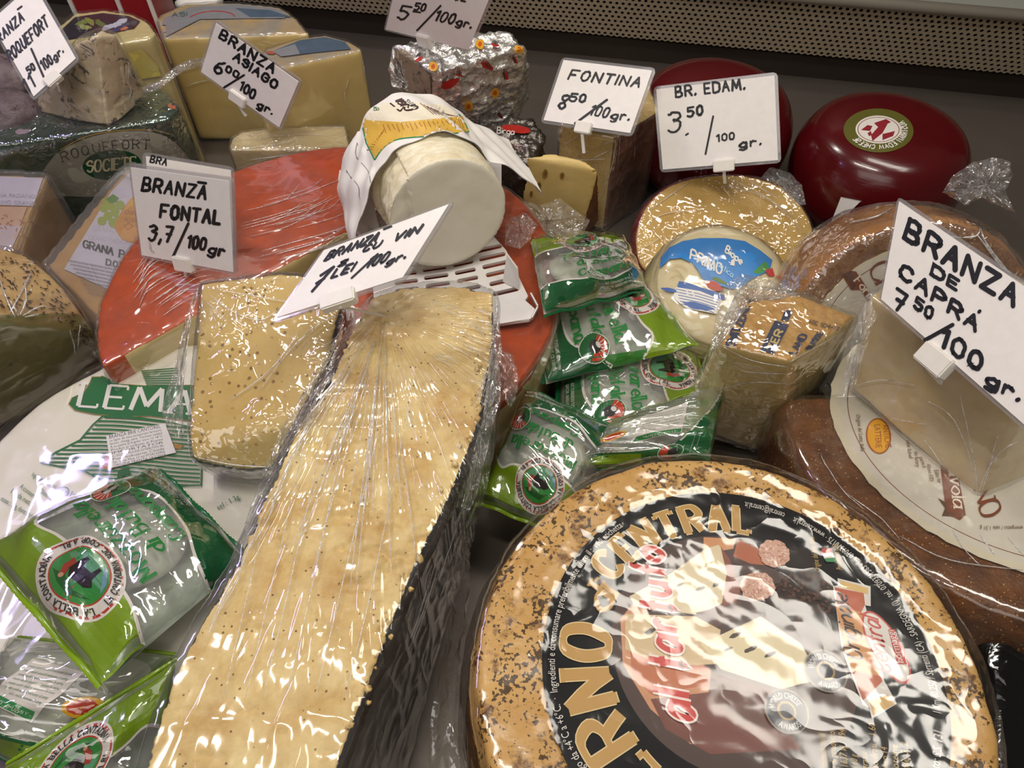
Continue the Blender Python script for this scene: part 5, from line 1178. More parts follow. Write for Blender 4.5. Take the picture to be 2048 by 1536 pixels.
# half round behind
b2o, rawb = wedge('half round of yellow blue cheese with a dark printed top, behind the crumbly blue wedge', [(104, 62), (150, 26), (210, 20), (262, 28), (296, 44), (312, 66), (300, 78), (215, 92), (150, 96)], .122, .001, M['blue2'], 8, M['film_soft'], sm=5, rind=lambda c, n: np.where(n[:, 2] > .7, 0, 0.), spread=.03)
D = Decal(bvh_px(rawb), 10, .0022, .00003); D.poly([(116, 66), (150, 34), (205, 26), (258, 32), (280, 42), (268, 56), (215, 66), (160, 74), (125, 80)], plain('#221c2a', .35))
for x, y, c in ((162, 46, '#6a7a2e'), (180, 42, '#7c8a3c'), (200, 46, '#5d7030'), (170, 54, '#8a9448')): D.ell(x, y, 12, 5, plain(c), random.uniform(-.6, .6), 16, .3)
for x, y in ((215, 54), (232, 50), (244, 42)): D.ell(x, y, 12, 5, plain('#b8bac8'), -.3, 14, .3)
D.ell(238, 57, 22, 5, plain('#26345e'), -.35, 20, .1); D.ell(248, 57, 8, 3, plain('#c26a3a'), -.3, 12); D.build('top_label', b2o)
D = Decal(bvh_px(rawb), 10, .0016, .00003); D.poly([(256, 106), (284, 98), (316, 132), (322, 152), (282, 158), (266, 130)], plain('#c3b45c')); D.build('price_sticker', b2o, 'faded yellow sticker')
hp = pts([(158, 84, .150), (206, 60, .155), (233, 72, .150), (190, 76, .155)]) + pts([(72, 203, .092), (84, 224, .088), (140, 240, .088), (214, 251, .088), (240, 240, .088), (282, 202, .09), (292, 184, .092), (170, 150, .09)])
me = remesh(hull(hp), .0013, 3)
bc, raw = make('cheese_wedge', 'crumbly white wedge with blue-grey mould spots, standing on the green foil pack', 'cheese', me, M['blue1'], disp=lambda c, n: .0030 * (fbm(c, 55, 2) - .5) - .0035 * np.maximum(0, fbm(c, 110, 6) - .62) * 4, body='paste', film=M['film_soft'], filmkw=dict(off=.0022, wr=.0012, scale=60, seed=5))
creases(bc, raw, [[(255, 110), (262, 150), (290, 175)], [(258, 120), (275, 160), (300, 180), (330, 150)], [(245, 90), (258, 130), (255, 170)], [(250, 150), (262, 180), (255, 200)]], .0004, .003)
v, f = tube(bez([P(290, 180, .11), P(320, 168, .115), P(345, 148, .118), P(372, 132, .118), P(405, 122, .112)], 5), .0022, None, n=10); me = mesh_from('twisted_film', v, f, M['film_dense']); co, nr = vn(me); setv(me, co + nr * (.0012 * ridge(co, 300, 2))[:, None]); link('twisted_film', me, bc)
# dark sausages / cured cheeses at the far left edge
M['cured'] = cheese_mat('white_moulded_crust', '#7d7072', '#4a393c', 60, bump=.8, veins=('#4a2424', 70, .60), rough=.6)
def lump(label, px_, r3, seed, name='cured_sausage', cat='sausage', mat=None, grp=None):
    c = P(*px_); bm = bmesh.new(); bmesh.ops.create_icosphere(bm, subdivisions=6, radius=1)
    for q in bm.verts: q.co = Vector((q.co.x * r3[0], q.co.y * r3[1], q.co.z * r3[2])) + c
    me = bpy.data.meshes.new('l'); bm.to_mesh(me); bm.free()
    return make(name, label, cat, me, mat or M['cured'], disp=lambda c_, n: .006 * (fbm(c_, 45, seed) - .5) + .002 * (fbm(c_, 150, seed) - .5), body='body', group=grp)
lump('mottled grey-white cured sausage at the far left edge, upper of the pair', (0, 165, .085), (.028, .024, .020), 3, grp='cured sausages at the left edge')
lump('mottled grey-white cured sausage at the far left edge, lower of the pair', (14, 228, .085), (.026, .024, .016), 7, grp='cured sausages at the left edge')
# red carton and white paper at the top edge
rp = thing('red_carton', 'red carton with white edges at the top left, behind the blue cheeses', 'carton', P(240, 20, .0)); 
v, f = boxm(*P(240, -8, .11), .036, .02, .05); link('box', mesh_from('box', v, f, plain('#8e1c22', .35), False), rp)
v, f = join([boxm(*(P(240, -8, .11) + Vector((s * .034, -.021, 0))), .0016, .001, .05) for s in (-1, .2, 1)]); link('white_edge', mesh_from('white_edge', v, f, PW, False), rp)
wp = thing('paper_bag', 'crumpled white paper at the top edge, behind the pale yellow wedges', 'paper', P(390, 0, .0)); me = remesh(hull(pts([(350, 4, .08), (368, 16, .08), (430, 10, .08), (440, -20, .08), (360, -30, .08)]) + drop(pts([(350, 4, .08), (430, 10, .08), (440, -20, .08)]), .001)), .003, 3); finish(me, M['paper'], lambda c, n: .004 * (ridge(c, 60, 1) - .3)); link('bag', me, wp)

# ------------------------------------------------------------------ clear packs
M['clear'] = film_mat('clear_plastic', .10, 20, .5, gl=(.16, .8), rough=.07, tint=(.93, .93, .97, 1))
M['hard'] = cheese_mat('amber_hard_paste', '#bd9250', '#aa7f40', 26, bump=.3)
t4 = [(92, 352), (-60, 346), (-130, 500), (26, 506)]
gpk, raw = wedge('clear pack with an amber hard cheese wedge and peach picture label, at the left edge', t4, .07, .002, M['hard'], 3, M['clear'], name='cheese_pack', fk=dict(off=.004, wr=.0006, scale=30))
D = Decal(bvh_px(raw), 12, .0014, .00004); D.poly([(86, 356), (-60, 350), (-60, 408), (66, 412)], plain('#cfc8d2', .3)); D.poly([(54, 414), (-60, 412), (-60, 500), (22, 500)], plain('#cfa684', .35)); D.poly([(44, 452), (-60, 448), (-60, 500), (22, 500)], plain('#c7b4b4', .35))
for k in range(16): x = random.uniform(0, 46); y = random.uniform(430, 462); D.ell(x, y, random.uniform(2, 5), 1.3, plain('#a6663a'), random.uniform(0, 3), 8)
for k, tx in enumerate(('GRANA PADANO', 'PADANO GRANA')): fn, l = along(-30, 392 + k * 14, 70, 396 + k * 14); D.font(tx, fn, 8, plain('#b9b2be'), l)
D.build('paper_label', gpk)
def rect(p0, p1, p2): return p0, p1, p2
gk, raw = wedge('clear wedge-shaped pack of hard cheese with grapes and cheese pictured, left of the Fontal sign', [(212, 384), (258, 334), (330, 340), (300, 520), (262, 600), (254, 692), (94, 532)], .058, .002, M['hard'], 5, M['clear'], name='cheese_pack', fk=dict(off=.0045, wr=.0006, scale=30))
D = Decal(bvh_px(raw), 14, .0012, .00004); D.poly([(222, 384), (262, 342), (322, 345), (296, 520), (250, 594), (128, 538)], plain('#cbc5cc', .3))
D.poly([(222, 612), (250, 620), (254, 640), (254, 670), (250, 676), (206, 652)], plain('#c9c6d2', .3)); D.stroke([(216 + 14 * math.cos(a * .4), 650 + 6 * math.sin(a * .4)) for a in range(17)], 1.2, plain('#6f6c78')); D.stroke([(208, 628), (260, 640)], 2, plain('#8a8794'))
for tx, a, b, c_, d_, h in (('GRANO', 184, 462, 232, 466, 11), ('GRANO PADANO', 176, 480, 262, 490, 11), ('PADANO', 216, 432, 262, 436, 10)): fn, l = along(a, b, c_, d_); D.font(tx, fn, h, plain('#b7b0b8'), l)
for x, y in ((214, 400), (208, 416), (222, 412), (230, 424), (216, 432), (204, 442), (236, 440), (226, 446), (240, 410)): D.ell(x, y, 9, 9, plain('#9aa83a', .35), 0, 18)
D.poly([(212, 398), (226, 388), (238, 396), (232, 404), (220, 406)], plain('#5d8a2e'))
D.poly(bez([(262, 396), (278, 400), (290, 484), (268, 486), (244, 478), (232, 460), (230, 450), (244, 420)], 2), plain('#c98a1e', .35)); D.poly([(262, 396), (280, 400), (284, 420), (262, 412), (244, 426)], plain('#d9a43c', .35))
for k, tx in enumerate(('GRANA', 'PADANO')): fn, l = along(248, 428 + k * 16, 278, 432 + k * 14); D.font(tx, fn, 10, plain('#8a4a18'), l)
D.stroke([(248, 452), (256, 460), (266, 452), (258, 446), (248, 452)], 1.5, plain('#8a4a18'))
D.write('GRANA PAD', affine((166, 494), (.965, .26), (.12, -1)), (3.4, 1.8), plain('#2a2628'), True, width=110, height=14); D.write('D.O.P.', affine((212, 529), (.965, .22), (.12, -1)), (2.6, 1.5), plain('#2a2628'), True, width=40, height=11)
for k in range(9): fn, l = along(136 - k * 1 + k * 6, 522 + k * 8, 268, 548 + k * 7.5); D.font('produced and packed keep refrigerated between ingredients milk salt rennet egg lysozyme', fn, 5.2, plain('#5a555c'), l)
D.build('paper_label', gk)

# ------------------------------------------------------------------ herb-rinded cut round at the left edge
HN = (P(0, 641, .098) - P(150, 745, .02)).cross(P(0, 641, .098) - P(0, 850, .012)).normalized(); hmp = plane_px(P(0, 641, .098), HN)
hp = pts([(-70, 520, .085), (0, 494, .09), (50, 509, .09), (84, 536, .088), (122, 572, .082), (156, 622, .07), (188, 664, .052), (202, 700, .03), (192, 726, .01), (-110, 560, .06), ]) + [hmp(x, y, 0) for x, y in ((-60, 640), (0, 641), (60, 646), (98, 658), (130, 694), (152, 738), (100, 796), (0, 850), (-60, 880))]
me = remesh(hull(hp), .0015, 5)
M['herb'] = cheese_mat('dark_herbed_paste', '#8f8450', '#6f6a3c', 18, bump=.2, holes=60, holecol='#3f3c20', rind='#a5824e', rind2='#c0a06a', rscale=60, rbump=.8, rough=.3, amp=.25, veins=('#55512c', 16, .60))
cutp = np.array(P(130, 700, .07)); cn = ((P(0, 641, .098) - P(150, 745, .02)).cross(P(0, 641, .098) - P(0, 850, .012))).normalized(); cn = cn if cn.y < 0 else -cn
hb, raw = make('cut_cheese', 'round cheese with speckled brown rind and dark olive cut face, at the left edge', 'cheese', me, M['herb'], rind=lambda c, n: np.clip(.5 - (((c - np.array(P(0, 641, .098))) @ np.array(cn)) + .0022) / .001, 0, 1), disp=lambda c, n: .0022 * (fbm(c, 45, 2) - .5), body='paste', film=M['film_soft'], filmkw=dict(off=.0012, wr=.0012, scale=50, seed=6))
D = Decal(bvh_px(raw), 8, .0016, .00003, .000002); SPK = plain('#38240f', .6)
for k in range(170):
    t_ = random.random(); x = random.uniform(0, 185); y = np.interp(x, [0, 50, 120, 185], [505, 515, 580, 665]) + random.uniform(4, 120) * (1 - x / 260)
    if y < np.interp(x, [0, 60, 98, 150, 190], [636, 640, 654, 735, 760]): D.ell(x, y, random.uniform(1.5, 6), random.uniform(.8, 1.8), SPK, random.uniform(-.2, 1.2), 8, .4)
D.build('rind_specks', hb, kind='stuff')
creases(hb, raw, [[(20, 625), (45, 580), (62, 545)], [(40, 630), (52, 600), (48, 560)], [(45, 632), (75, 615), (92, 612)], [(30, 634), (10, 590), (0, 560)], [(140, 660), (148, 690), (150, 710)], [(160, 650), (155, 700)], [(38, 632), (20, 600)], [(50, 634), (80, 628)]], .0005, .003)
crumple(hb, [P(x, y, .09) for x, y in ((0, 540), (22, 600), (40, 632), (62, 590), (66, 545), (50, 560), (40, 600), (20, 570))], 0, 'gathered_film', 51, M['film_dense'], .004)
crumple(hb, [P(x, y, .03) for x, y in ((165, 600), (200, 640), (206, 700), (200, 725), (180, 700), (170, 650))], 0, 'loose_film', 52, M['film'], .003)

# ================================================================== MOZZARELLA BAGS
gb = lambda h: plain(h, .25, 0, .5, .2)
DG, LG, WL_ = gb('#0c5a30'), gb('#7c9c1c'), gb('#d6d8ce'); TG = plain('#23853e', .3); PK = plain('#e4ddd6', .3); RD2 = plain('#b83a28', .3)
M['bagfilm'] = film_mat('printed_bag_film', .26, 70, .5, gl=(.10, .8), rough=.07, tint=(.86, .90, .86, 1))
M['bagback'] = (lambda t: t.done(t.bsdf(t.mix(t.noise(t.coord(), 20, 2), srgb('#bcc4b0'), srgb('#ced3c3')), .3)))(NT('pale_green_bag_back'))
M['curd'] = cheese_mat('white_mozzarella', '#eeeade', '#e4dfcd', 20, bump=.1, rough=.25)
M['gloss'] = film_mat('bag_gloss', .0, 55, .55, gl=(.07, .9), rough=.05)
def bag(label, q, zs, T=.016, seed=1, back=False, textdx=0, ball=(.05, -.2, .74)):
    c = [P(x, y, z) for (x, y), z in zip(q, zs)]; N = ((c[1] - c[0]).cross(c[3] - c[0])).normalized(); N = N if N.z > 0 else -N
    r = random.Random(seed); ph = [r.uniform(0, 6) for _ in range(6)]
    def base(u, v):
        s, t = (u + 1) / 2, (v + 1) / 2; return (c[0] * (1 - s) + c[1] * s) * (1 - t) + (c[3] * (1 - s) + c[2] * s) * t
    def hgt(u, v):
        a = max(0, 1 - abs(u) ** 2.6) * max(0, 1 - abs(v) ** 2.6); e = max(abs(u), abs(v))
        return T * a ** .55 + .0012 * math.sin(7 * u + ph[0] + 3 * v) * e + .0008 * math.sin(13 * v + ph[1] + 4 * u) + .0012 * abs(math.sin(5 * (u * math.cos(ph[2]) + v * math.sin(ph[2])) + ph[3])) ** 6
    def mp(u, v, l): return base(u, v) + N * (hgt(u, v) + l)
    root = thing('mozzarella_bag', label, 'bag', base(0, 0) - N * T * .5, 'green and white mozzarella bags')
    n = 56; V, Fb = [], []
    for j in range(n + 1):
        for i in range(n + 1): u, v = -1 + 2 * i / n, -1 + 2 * j / n; V.append(mp(u, v, 0))
    for j in range(n):
        for i in range(n): k = j * (n + 1) + i; Fb.append((k, k + 1, k + n + 2, k + n + 1))
    me = mesh_from('front_film', V, Fb, M['bagfilm']); link('front_film', me, root)
    V2 = [base(-1 + 2 * i / n, -1 + 2 * j / n) - N * (.62 * T * max(0, (1 - abs(-1 + 2 * i / n) ** 3) * (1 - abs(-1 + 2 * j / n) ** 3)) ** .6 + .0004) for j in range(n + 1) for i in range(n + 1)]
    me2 = mesh_from('back_film', V2, Fb, M['bagback'] if not back else LG); link('back_film', me2, root)
    bm = bmesh.new(); bmesh.ops.create_uvsphere(bm, u_segments=40, v_segments=24, radius=1); X = (c[1] - c[0]).length / 2; Y = (c[3] - c[0]).length / 2; Ux = (c[1] - c[0]).normalized(); Uy = N.cross(Ux).normalized(); Uy = Uy if Uy.dot(c[3] - c[0]) > 0 else -Uy
    bc_ = base(ball[0], ball[1])
    for p in bm.verts: p.co = bc_ + Ux * p.co.x * X * ball[2] + Uy * p.co.y * Y * ball[2] + N * (p.co.z * T * .55 - T * .02)
    me = bpy.data.meshes.new('mozzarella_ball'); bm.to_mesh(me); bm.free(); me.materials.append(M['curd']); me.shade_smooth(); link('mozzarella_ball', me, root)
    D = Decal(mp, .07, .0003, .00003)
    if not back:
        lo = bez([(-1, -.42), (-.7, -.50), (-.3, -.66), (.2, -.70), (.55, -.62), (.8, -.40), (1, -.12)], 4); hi = bez([(-1, .48), (-.7, .34), (-.35, .30), (.1, .36), (.5, .40), (.75, .48), (1, .30)], 4)
        D.poly([(-1, -1)] + lo[:0] + [(-1, -.42)] + lo[1:-1] + [(1, -.12), (1, -1)], DG); D.poly(hi + [(1, 1), (-1, 1)], LG)
        D.poly([(.78, -.42), (1, -.16), (1, .34), (.90, .36), (.88, .0), (.86, -.25)], gb('#2f7a2a'))
        D.stroke(lo, .035, PK); D.stroke(hi, .035, PK)
        # oval seal
        ox, oy, ra, rb = -.12, .52, .50, .42
        D.ell(ox, oy, ra, rb, PK, 0, 48); D.stroke([(ox + (ra - .035) * math.cos(a * .131), oy + (rb - .035) * math.sin(a * .131)) for a in range(49)], .026, RD2)
        D.ell(ox, oy, ra * .70, rb * .70, RD2, 0, 40); D.ell(ox, oy, ra * .67, rb * .66, gb('#2f8a3a'), 0, 40)
        D.poly([(ox - .30, oy - .05), (ox + .10, oy - .02), (ox + .30, oy - .08), (ox + .20, oy - .20), (ox, oy - .27), (ox - .22, oy - .18)], gb('#5a9a72')); D.poly([(ox - .31, oy - .02), (ox - .10, oy - .24), (ox - .16, oy - .23), (ox - .28, oy - .12)], gb('#6f94b0'))
        D.poly([(ox - .28, oy + .08), (ox - .1, oy + .15), (ox + .12, oy + .10), (ox + .26, oy + .14), (ox + .1, oy + .2), (ox - .1, oy + .22)], gb('#1a5a24'))
        D.poly([(ox - .14, oy + .06), (ox + .06, oy + .09), (ox + .14, oy + .02), (ox + .12, oy - .08), (ox + .09, oy - .17), (ox + .05, oy - .17), (ox + .04, oy - .08), (ox - .08, oy - .09), (ox - .09, oy - .18), (ox - .13, oy - .18), (ox - .14, oy - .05), (ox - .2, oy)], gb('#1d1413'))
        D.poly([(ox + .10, oy + .10), (ox + .16, oy + .13), (ox + .22, oy + .04), (ox + .20, oy - .08), (ox + .12, oy - .06), (ox + .14, oy + .02)], gb('#a8382c')); D.ell(ox + .13, oy + .13, .03, .03, gb('#c99a78'), 0, 12)
        for tx, a0, a1, sg in (('LA BELLA CONTADINA', 158, 15, -1), ('LA CONTADINA SOC. COOP. A R.L.', 182, 352, 1)):
            st, wd = skel(tx, True, .1)
            for p, s1 in st:
                q_ = []
                for x, y in p:
                    a = math.radians(a0 + (a1 - a0) * x / wd); k = .765 + .13 * (y if sg < 0 else 1 - y); q_.append((ox + ra * k * math.cos(a), oy + rb * k * math.sin(a)))
                D.stroke(q_, .009 if s1 else .013, plain('#23201e'))
        for tx, x0, y0, wd_, h in (('Mozzarella', -.62, -.06, 1.36, .19), ('di Bufala', -.42, -.33, 1.0, .18), ('Campana', -.42, -.59, 1.0, .165)):
            D.write(tx, lambda x, y, x0=x0, y0=y0: (x0 + x, y0 + y), (.040, .018), TG, True, width=wd_, height=h, track=.05)
        D.font('Denominazione', lambda x, y: (-.30 + x, -.735 + y), .06, TG, .5); D.font('di Origine Protetta', lambda x, y: (-.34 + x, -.82 + y), .06, TG, .6)
        # round buffalo mark
        mx, my, mr = .74, -.36, .21
        D.ell(mx, my, mr, mr, gb('#1f6a38'), 0, 36); D.stroke([(mx + mr * math.cos(a * .2), my + mr * math.sin(a * .2)) for a in range(33)], .012, PK)
        D.poly([(mx, my)] + [(mx + mr * .9 * math.cos(math.radians(a)), my + mr * .9 * math.sin(math.radians(a))) for a in range(-20, 161, 12)], gb('#c8432c'))
        for k in range(8): a = math.radians(-12 + k * 22); D.stroke([(mx + .09 * math.cos(a), my + .09 * math.sin(a)), (mx + .19 * math.cos(a), my + .19 * math.sin(a))], .012, PK)
        D.ell(mx, my, .10, .09, plain('#1a1615'), .5, 20, .1); D.ell(mx - .02, my + .05, .05, .035, PK, .4, 14)
        D.font('AUT. CONSORZIO TUTELA N. 120/91/1990', lambda x, y: (.05 + x, -.86 + y), .045, PK, .85); D.font('D.P.C.M. 10/05/1993 REG. CE 1107/96', lambda x, y: (.05 + x, -.93 + y), .045, PK, .85)
    else:
        D.poly([(-1, -1), (-1, -.5), (-.2, -.62), (.35, -.55), (.62, -.1), (.85, .4), (1, 1), (1, -1)], gb('#14693a')); D.stroke(bez([(-1, -.5), (-.2, -.62), (.35, -.55), (.62, -.1), (.85, .4), (1, 1)], 4), .04, PK)
        D.poly([(-1, -1), (-1, -.58), (-.5, -.66), (-.1, -.72), (.0, -1)], LG)
        D.poly([(-.35, -.35), (-.4, .55), (.35, .62), (.42, -.25)], PK); D.poly([(-.33, -.33), (-.30, -.18), (.40, -.10), (.40, -.24)], gb('#2f8a4a'))
        D.font('CONSUMATORE', lambda x, y: (-.28 + x, -.30 + y + x * .1), .08, PK, .6)
        for k in range(7): D.font('prima di consumare la busta chiusa tenere', lambda x, y, k=k: (-.3 + x, -.05 + k * .085 + y), .05, plain('#3c7a50'), .62)
        D.ell(-.72, .05, .2, .17, gb('#d9a21c'), 0, 24, .05); D.ell(-.72, .05, .15, .12, gb('#b8321c'), 0, 24, .06)
        for k in range(8): a = k * .785; D.stroke([(-.72, .05), (-.72 + .12 * math.cos(a), .05 + .10 * math.sin(a))], .012, gb('#d9a21c'))
        mx, my, mr = .35, -.74, .19; D.ell(mx, my, mr, mr, gb('#1f6a38'), 0, 30); D.poly([(mx, my)] + [(mx + mr * .9 * math.cos(math.radians(a)), my + mr * .9 * math.sin(math.radians(a))) for a in range(110, 291, 12)], gb('#c8432c')); D.ell(mx + .04, my, .09, .08, plain('#1a1615'), .5, 18, .1)
        D.stroke([(mx + mr * math.cos(a * .2), my + mr * math.sin(a * .2)) for a in range(33)], .012, PK)
        D.font('AUT. CONSORZIO TUTELA', lambda x, y: (.66 + y * -.3, -.8 + x), .05, PK, .5); D.font('N. 120/91/1990', lambda x, y: (.74 + y * -.3, -.75 + x), .05, PK, .45)
    D.build('printed_design', root)
    # crimped ends
    for sv in (-1, 1):
        V, Fc = [], []; nn = 60
        for i in range(nn + 1):
            u = -1 + 2 * i / nn
            for k, e in enumerate((0, .5, 1)):
                p = base(u, sv) + (base(u, sv) - base(u, sv * .9)) * (.6 * e + (.10 if i % 2 and k == 2 else 0)) + N * (.0006 * (1 if (k % 2) else -1) + .0012 * math.sin(u * 9 + seed)); V.append(p)
        for i in range(nn):
            for k in (0, 1): Fc.append((3 * i + k, 3 * i + k + 1, 3 * i + 4 + k, 3 * i + 3 + k))
        link('crimped_end', mesh_from('crimped_end', V, Fc, DG if sv < 0 else LG), root)
    # glossy outer skin
    sk = [mp(-1 + 2 * i / n, -1 + 2 * j / n, .0020) for j in range(n + 1) for i in range(n + 1)]; me = mesh_from('glossy_skin', sk, Fb, M['gloss']); co, nr = vn(me)
    cr = ridge(co, 38, seed) ** 2 * .0022 + ridge(co, 85, seed + 3) * .0006; setv(me, co + np.array(N) * cr[:, None]); link('glossy_skin', me, root)
    return root
# corners in the order (u-,v-) (u+,v-) (u+,v+) (u-,v+)
bag('mozzarella bag right of the orange wheel, lettering upright, topmost of its heap', [(1088, 628), (1292, 578), (1240, 480), (1062, 484)], (.085, .05, .05, .075), .013, 2, ball=(-.2, .0, .45))
bag('mozzarella bag with lettering running downward, second from the top of the right-hand heap', [(1060, 540), (1092, 768), (1388, 694), (1250, 520)], (.05, .04, .05, .035), .012, 5)
bag('mozzarella bag with lettering running downward, half covered, beside the stamped wedge', [(1120, 700), (1120, 880), (1425, 860), (1385, 690)], (.02, .03, .03, .02), .014, 9, ball=(.0, -.1, .62))
bag('mozzarella bag showing its printed back and crimped right end, above the black-labelled wheel', [(1150, 940), (1418, 925), (1452, 765), (1225, 840)], (.055, .06, .07, .065), .010, 12, back=True, ball=(-.1, .1, .5))
bag('mozzarella bag with upside-down lettering and round seal, left of the black-labelled wheel', [(1236, 862), (1050, 778), (962, 1000), (1140, 1075)], (.060, .058, .055, .045), .016, 15, ball=(.0, -.1, .62))
bag('mozzarella bag lying on the white brie, lettering running up to the left', [(495, 1120), (312, 938), (-35, 1095), (205, 1368)], (.068, .068, .072, .085), .016, 21, ball=(.1, -.2, .62))
bag('mozzarella bag at the bottom left corner, printed side with part of a round seal', [(60, 1800), (300, 1700), (352, 1325), (10, 1535)], (.03, .03, .066, .060), .012, 27)
bag('mozzarella bag at the bottom left showing its printed back under the lime green one', [(90, 1560), (-120, 1440), (30, 1275), (345, 1312)], (.045, .05, .054, .058), .014, 33, back=True, ball=(.0, .0, .62))

# ================================================================== DARK PACKS, lower right
M['blackbag'] = (lambda t: t.done(t.bsdf(t.mix(t.noise(t.coord(), 14, 2), srgb('#060708'), srgb('#101214')), .12, 0, t.bump(t.noise(t.coord(), 50, 3, .5, 1), .5, .003), .6, .5)))(NT('black_glossy_plastic'))
me = remesh(hull(pts([(1965, 1268, .07), (2010, 1262, .075), (2120, 1290, .07), (2120, 1520, .05), (2000, 1640, .05), (1980, 1400, .06)]) + drop(pts([(1965, 1268, .06), (2120, 1290, .06), (2120, 1540, .06), (1990, 1540, .06)]), .001)), .002, 5)
make('black_plastic_pack', 'shiny black plastic pack at the right edge beside the black-labelled wheel', 'pack', me, M['blackbag'], disp=lambda c, n: .003 * ridge(c, 40, 2), body='plastic')

# ================================================================== PRICE SIGNS
def dep(p): return (Vector(p) - O).dot(_f)
def S(label, corners, lines, clip, pin, off=.008, **k): return sign(label, corners, dep(pin) - off, lines, clip, pin, **k)
S('white price sign lettered BRANZA ROQUEFORT at the top left', [(-17, 44), (68, -31), (153, 118), (69, 194)], [
  ('BRANZA', -12, 96, 48, 40, 18, 3.4, .1, (-.45, -.89)), ('-', 36, 20, 44, 14, 4, 3.2), ('ROQUEFORT', 20, 124, 97, 50, 21, 3.6, .1, (-.45, -.89)), ('11', 55, 185, 70, 172, 26, 3.6, 0, (-.45, -.89)), ('50', 58, 148, 70, 138, 13, 3.2, 0, (-.45, -.89)),
  ('/', 90, 160, 84, 166, 72, 3.6, 0, (-.30, -.95)), ('100', 88, 140, 106, 126, 19, 3.2, 0, (-.45, -.89)), ('gr.', 110, 122, 126, 104, 14, 3, 0, (-.45, -.89))], ((108, 160), (30, -26), .012, .0075), P(118, 182, .125))
S('white price sign lettered BRANZA ASIAGO 6.00, set in a pale yellow wedge', [(434, 46), (599, 163), (560, 254), (404, 143)], [
  ('BRANZA', 438, 75, 545, 146, 18, 4.4, .2, (.25, -.97)), ('ASIAGO', 466, 118, 550, 178, 16, 4.2, .2, (.25, -.97)), ('6', 427, 143, 439, 150, 26, 4.4, .15, (.25, -.97)), ('00', 451, 142, 474, 156, 12, 3.8, .1, (.25, -.97)), ('/', 448, 175, 478, 172, 22, 4, .2, (.25, -.97)),
  ('100', 478, 178, 505, 198, 18, 4, .15, (.25, -.97)), ('gr.', 514, 214, 542, 228, 14, 3.6, .15, (.25, -.97))], ((479, 196), (30, 21), .015, .0085), P(492, 232, .085))
S('white price sign reading 5.50/100gr. at the top, above the silver foil cheese', [(799, -51), (985, -15), (938, 98), (773, 57)], [
  ('5', 794, 37, 812, 40, 27, 3.6, .25), ('50', 828, 20, 848, 22, 14, 3.2, .25), ('-', 826, 24, 840, 26, 3, 2.8), ('/', 834, 61, 858, 66, 58, 3.4, .2), ('100', 868, 40, 904, 48, 20, 3.4, .25), ('gr.', 912, 50, 940, 56, 16, 3.4, .2), ('BLUE', 880, -8, 930, 3, 16, 3.4, .2)], ((852, 79), (30, 8), .013, .0095), P(856, 118, .128))
S('white price sign lettered FONTINA 8.50, above the fontina wedge', [(1128, 121), (1305, 142), (1261, 267), (1088, 241)], [
  ('FONTINA', 1136, 158, 1277, 174, 19, 3.8, .35), ('8', 1115, 216, 1128, 218, 28, 4, .3), ('50', 1140, 202, 1168, 204, 15, 3.6, .2), ('/', 1150, 247, 1178, 252, 58, 4, .45), ('100', 1178, 229, 1212, 235, 20, 3.4, .3), ('gr.', 1222, 238, 1256, 240, 17, 3.6, .25)], ((1168, 257), (30, 5), .0125, .0085), P(1168, 306, .086))
S('white price sign lettered BR. EDAM. 3,50, above the halved red-waxed cheese', [(1313, 179), (1549, 151), (1556, 320), (1326, 339)], [
  ('BR. EDAM.', 1352, 194, 1488, 178, 20, 4, .05), ('3', 1338, 265, 1360, 263, 40, 4, .1), (',', 1372, 268, 1376, 268, 10, 3.6), ('50', 1376, 234, 1404, 229, 18, 4, .15), ('/', 1411, 308, 1433, 306, 74, 3.4, 0), ('100', 1434, 283, 1468, 278, 13, 3, .1), ('gr.', 1480, 296, 1520, 289, 16, 3.6, .15)], ((1448, 331), (30, -3), .015, .0085), P(1450, 366, .070))
S('second white price sign mostly hidden just behind the Fontal one', [(292, 312), (462, 340), (468, 520), (306, 500)], [('BRA', 300, 324, 332, 331, 13, 3, .05)], ((380, 510), (30, 5), .012, .008), P(384, 540, .068), off=-.002)
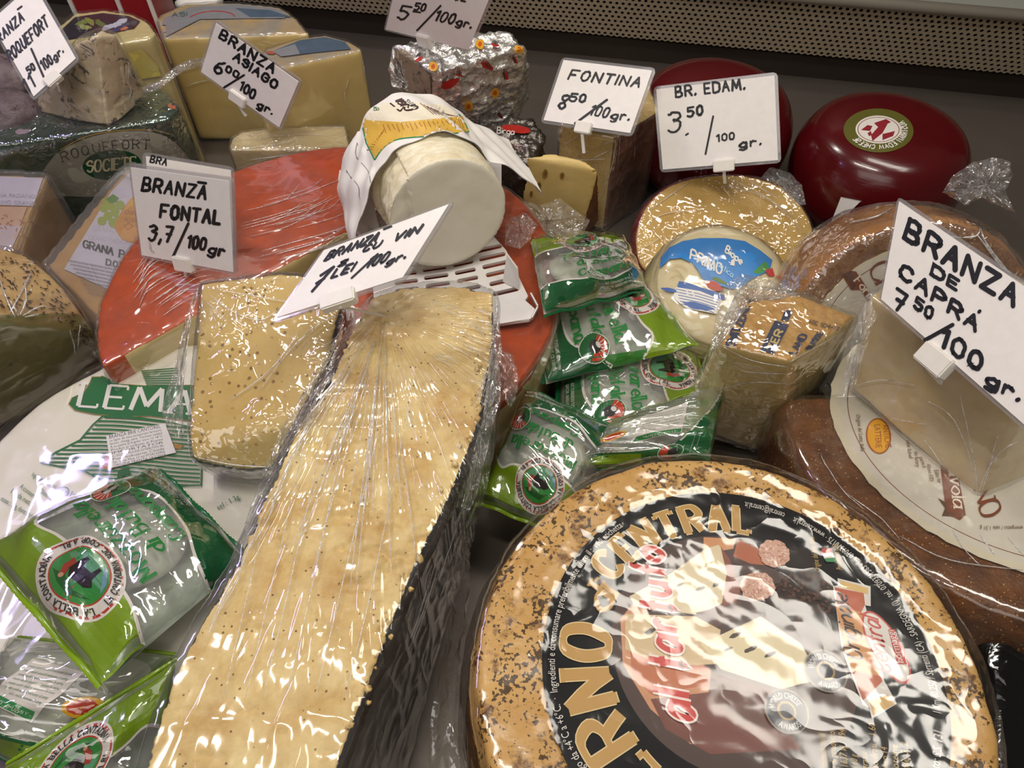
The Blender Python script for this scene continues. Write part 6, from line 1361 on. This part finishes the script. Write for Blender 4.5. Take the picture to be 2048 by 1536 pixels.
fs_ = S('white price sign lettered BRANZA FONTAL 3,7 on the orange-rinded cheese', [(264, 334), (461, 361), (469, 543), (286, 509)], [
  ('BRANZA', 284, 380, 410, 398, 25, 5.2, .05), ('-', 396, 366, 411, 368, 4, 4.6), ('FONTAL', 320, 434, 438, 448, 25, 5.6, .0), ('3,7', 297, 480, 342, 484, 30, 5, .05), ('/', 346, 513, 358, 515, 70, 5.4, .1), ('100', 374, 494, 408, 500, 23, 5, .0), ('gr', 417, 507, 446, 512, 20, 5, .1)], ((370, 526), (30, 5), .0145, .010), P(372, 556, .068))
S('tilted white price sign lettered BRANZA CU VIN, staked in the long crumbly wedge', [(650, 503), (899, 411), (807, 557), (556, 637)], [
  ('BRANZA', 648, 522, 750, 482, 20, 4, .2, (.50, -.87)), ('-', 768, 460, 783, 454, 4, 3.6), ('CU', 724, 504, 756, 494, 14, 3.8, .2, (.50, -.87)), ('VIN', 784, 484, 834, 466, 18, 4.4, .2, (.50, -.87)), ('7', 613, 590, 640, 572, 44, 4, .1, (.55, -.83)), ('LEI', 662, 556, 702, 542, 20, 4, .1, (.50, -.87)), ('8', 676, 534, 690, 528, 12, 3.4, .1, (.5, -.87)),
  ('/', 703, 556, 718, 552, 54, 3.8, .1, (.60, -.80)), ('100', 730, 536, 768, 524, 24, 3.8, .1, (.50, -.87)), ('gr.', 772, 530, 808, 516, 17, 3.8, .1, (.50, -.87))], ((680, 602), (30, -10), .018, .008), P(768, 632, .131), off=.035)
S('large white price sign lettered BRANZA DE CAPRA 7.50, staked in the pale wedge', [(1801, 404), (2122, 622), (2085, 880), (1765, 600)], [
  ('BRANZA', 1808, 476, 2026, 612, 40, 9, .1, (.22, -.97)), ('DE', 1862, 548, 1912, 580, 20, 6.5, .05, (.22, -.97)), ('CAPRA', 1798, 552, 1950, 662, 27, 7, .1, (.22, -.97)), ("'", 1950, 632, 1958, 638, 14, 6), ('7', 1786, 614, 1806, 628, 38, 7, 0, (.22, -.97)), ('50', 1828, 614, 1860, 638, 22, 6, .1, (.22, -.97)),
  ('/', 1850, 680, 1896, 690, 42, 7.5, 0, (.22, -.97)), ('100', 1878, 688, 1956, 742, 34, 8, .1, (.22, -.97)), ('gr.', 1972, 768, 2034, 800, 28, 7, .1, (.22, -.97))], ((1874, 722), (30, 25), .018, .010), P(1882, 765, .134), off=.035)
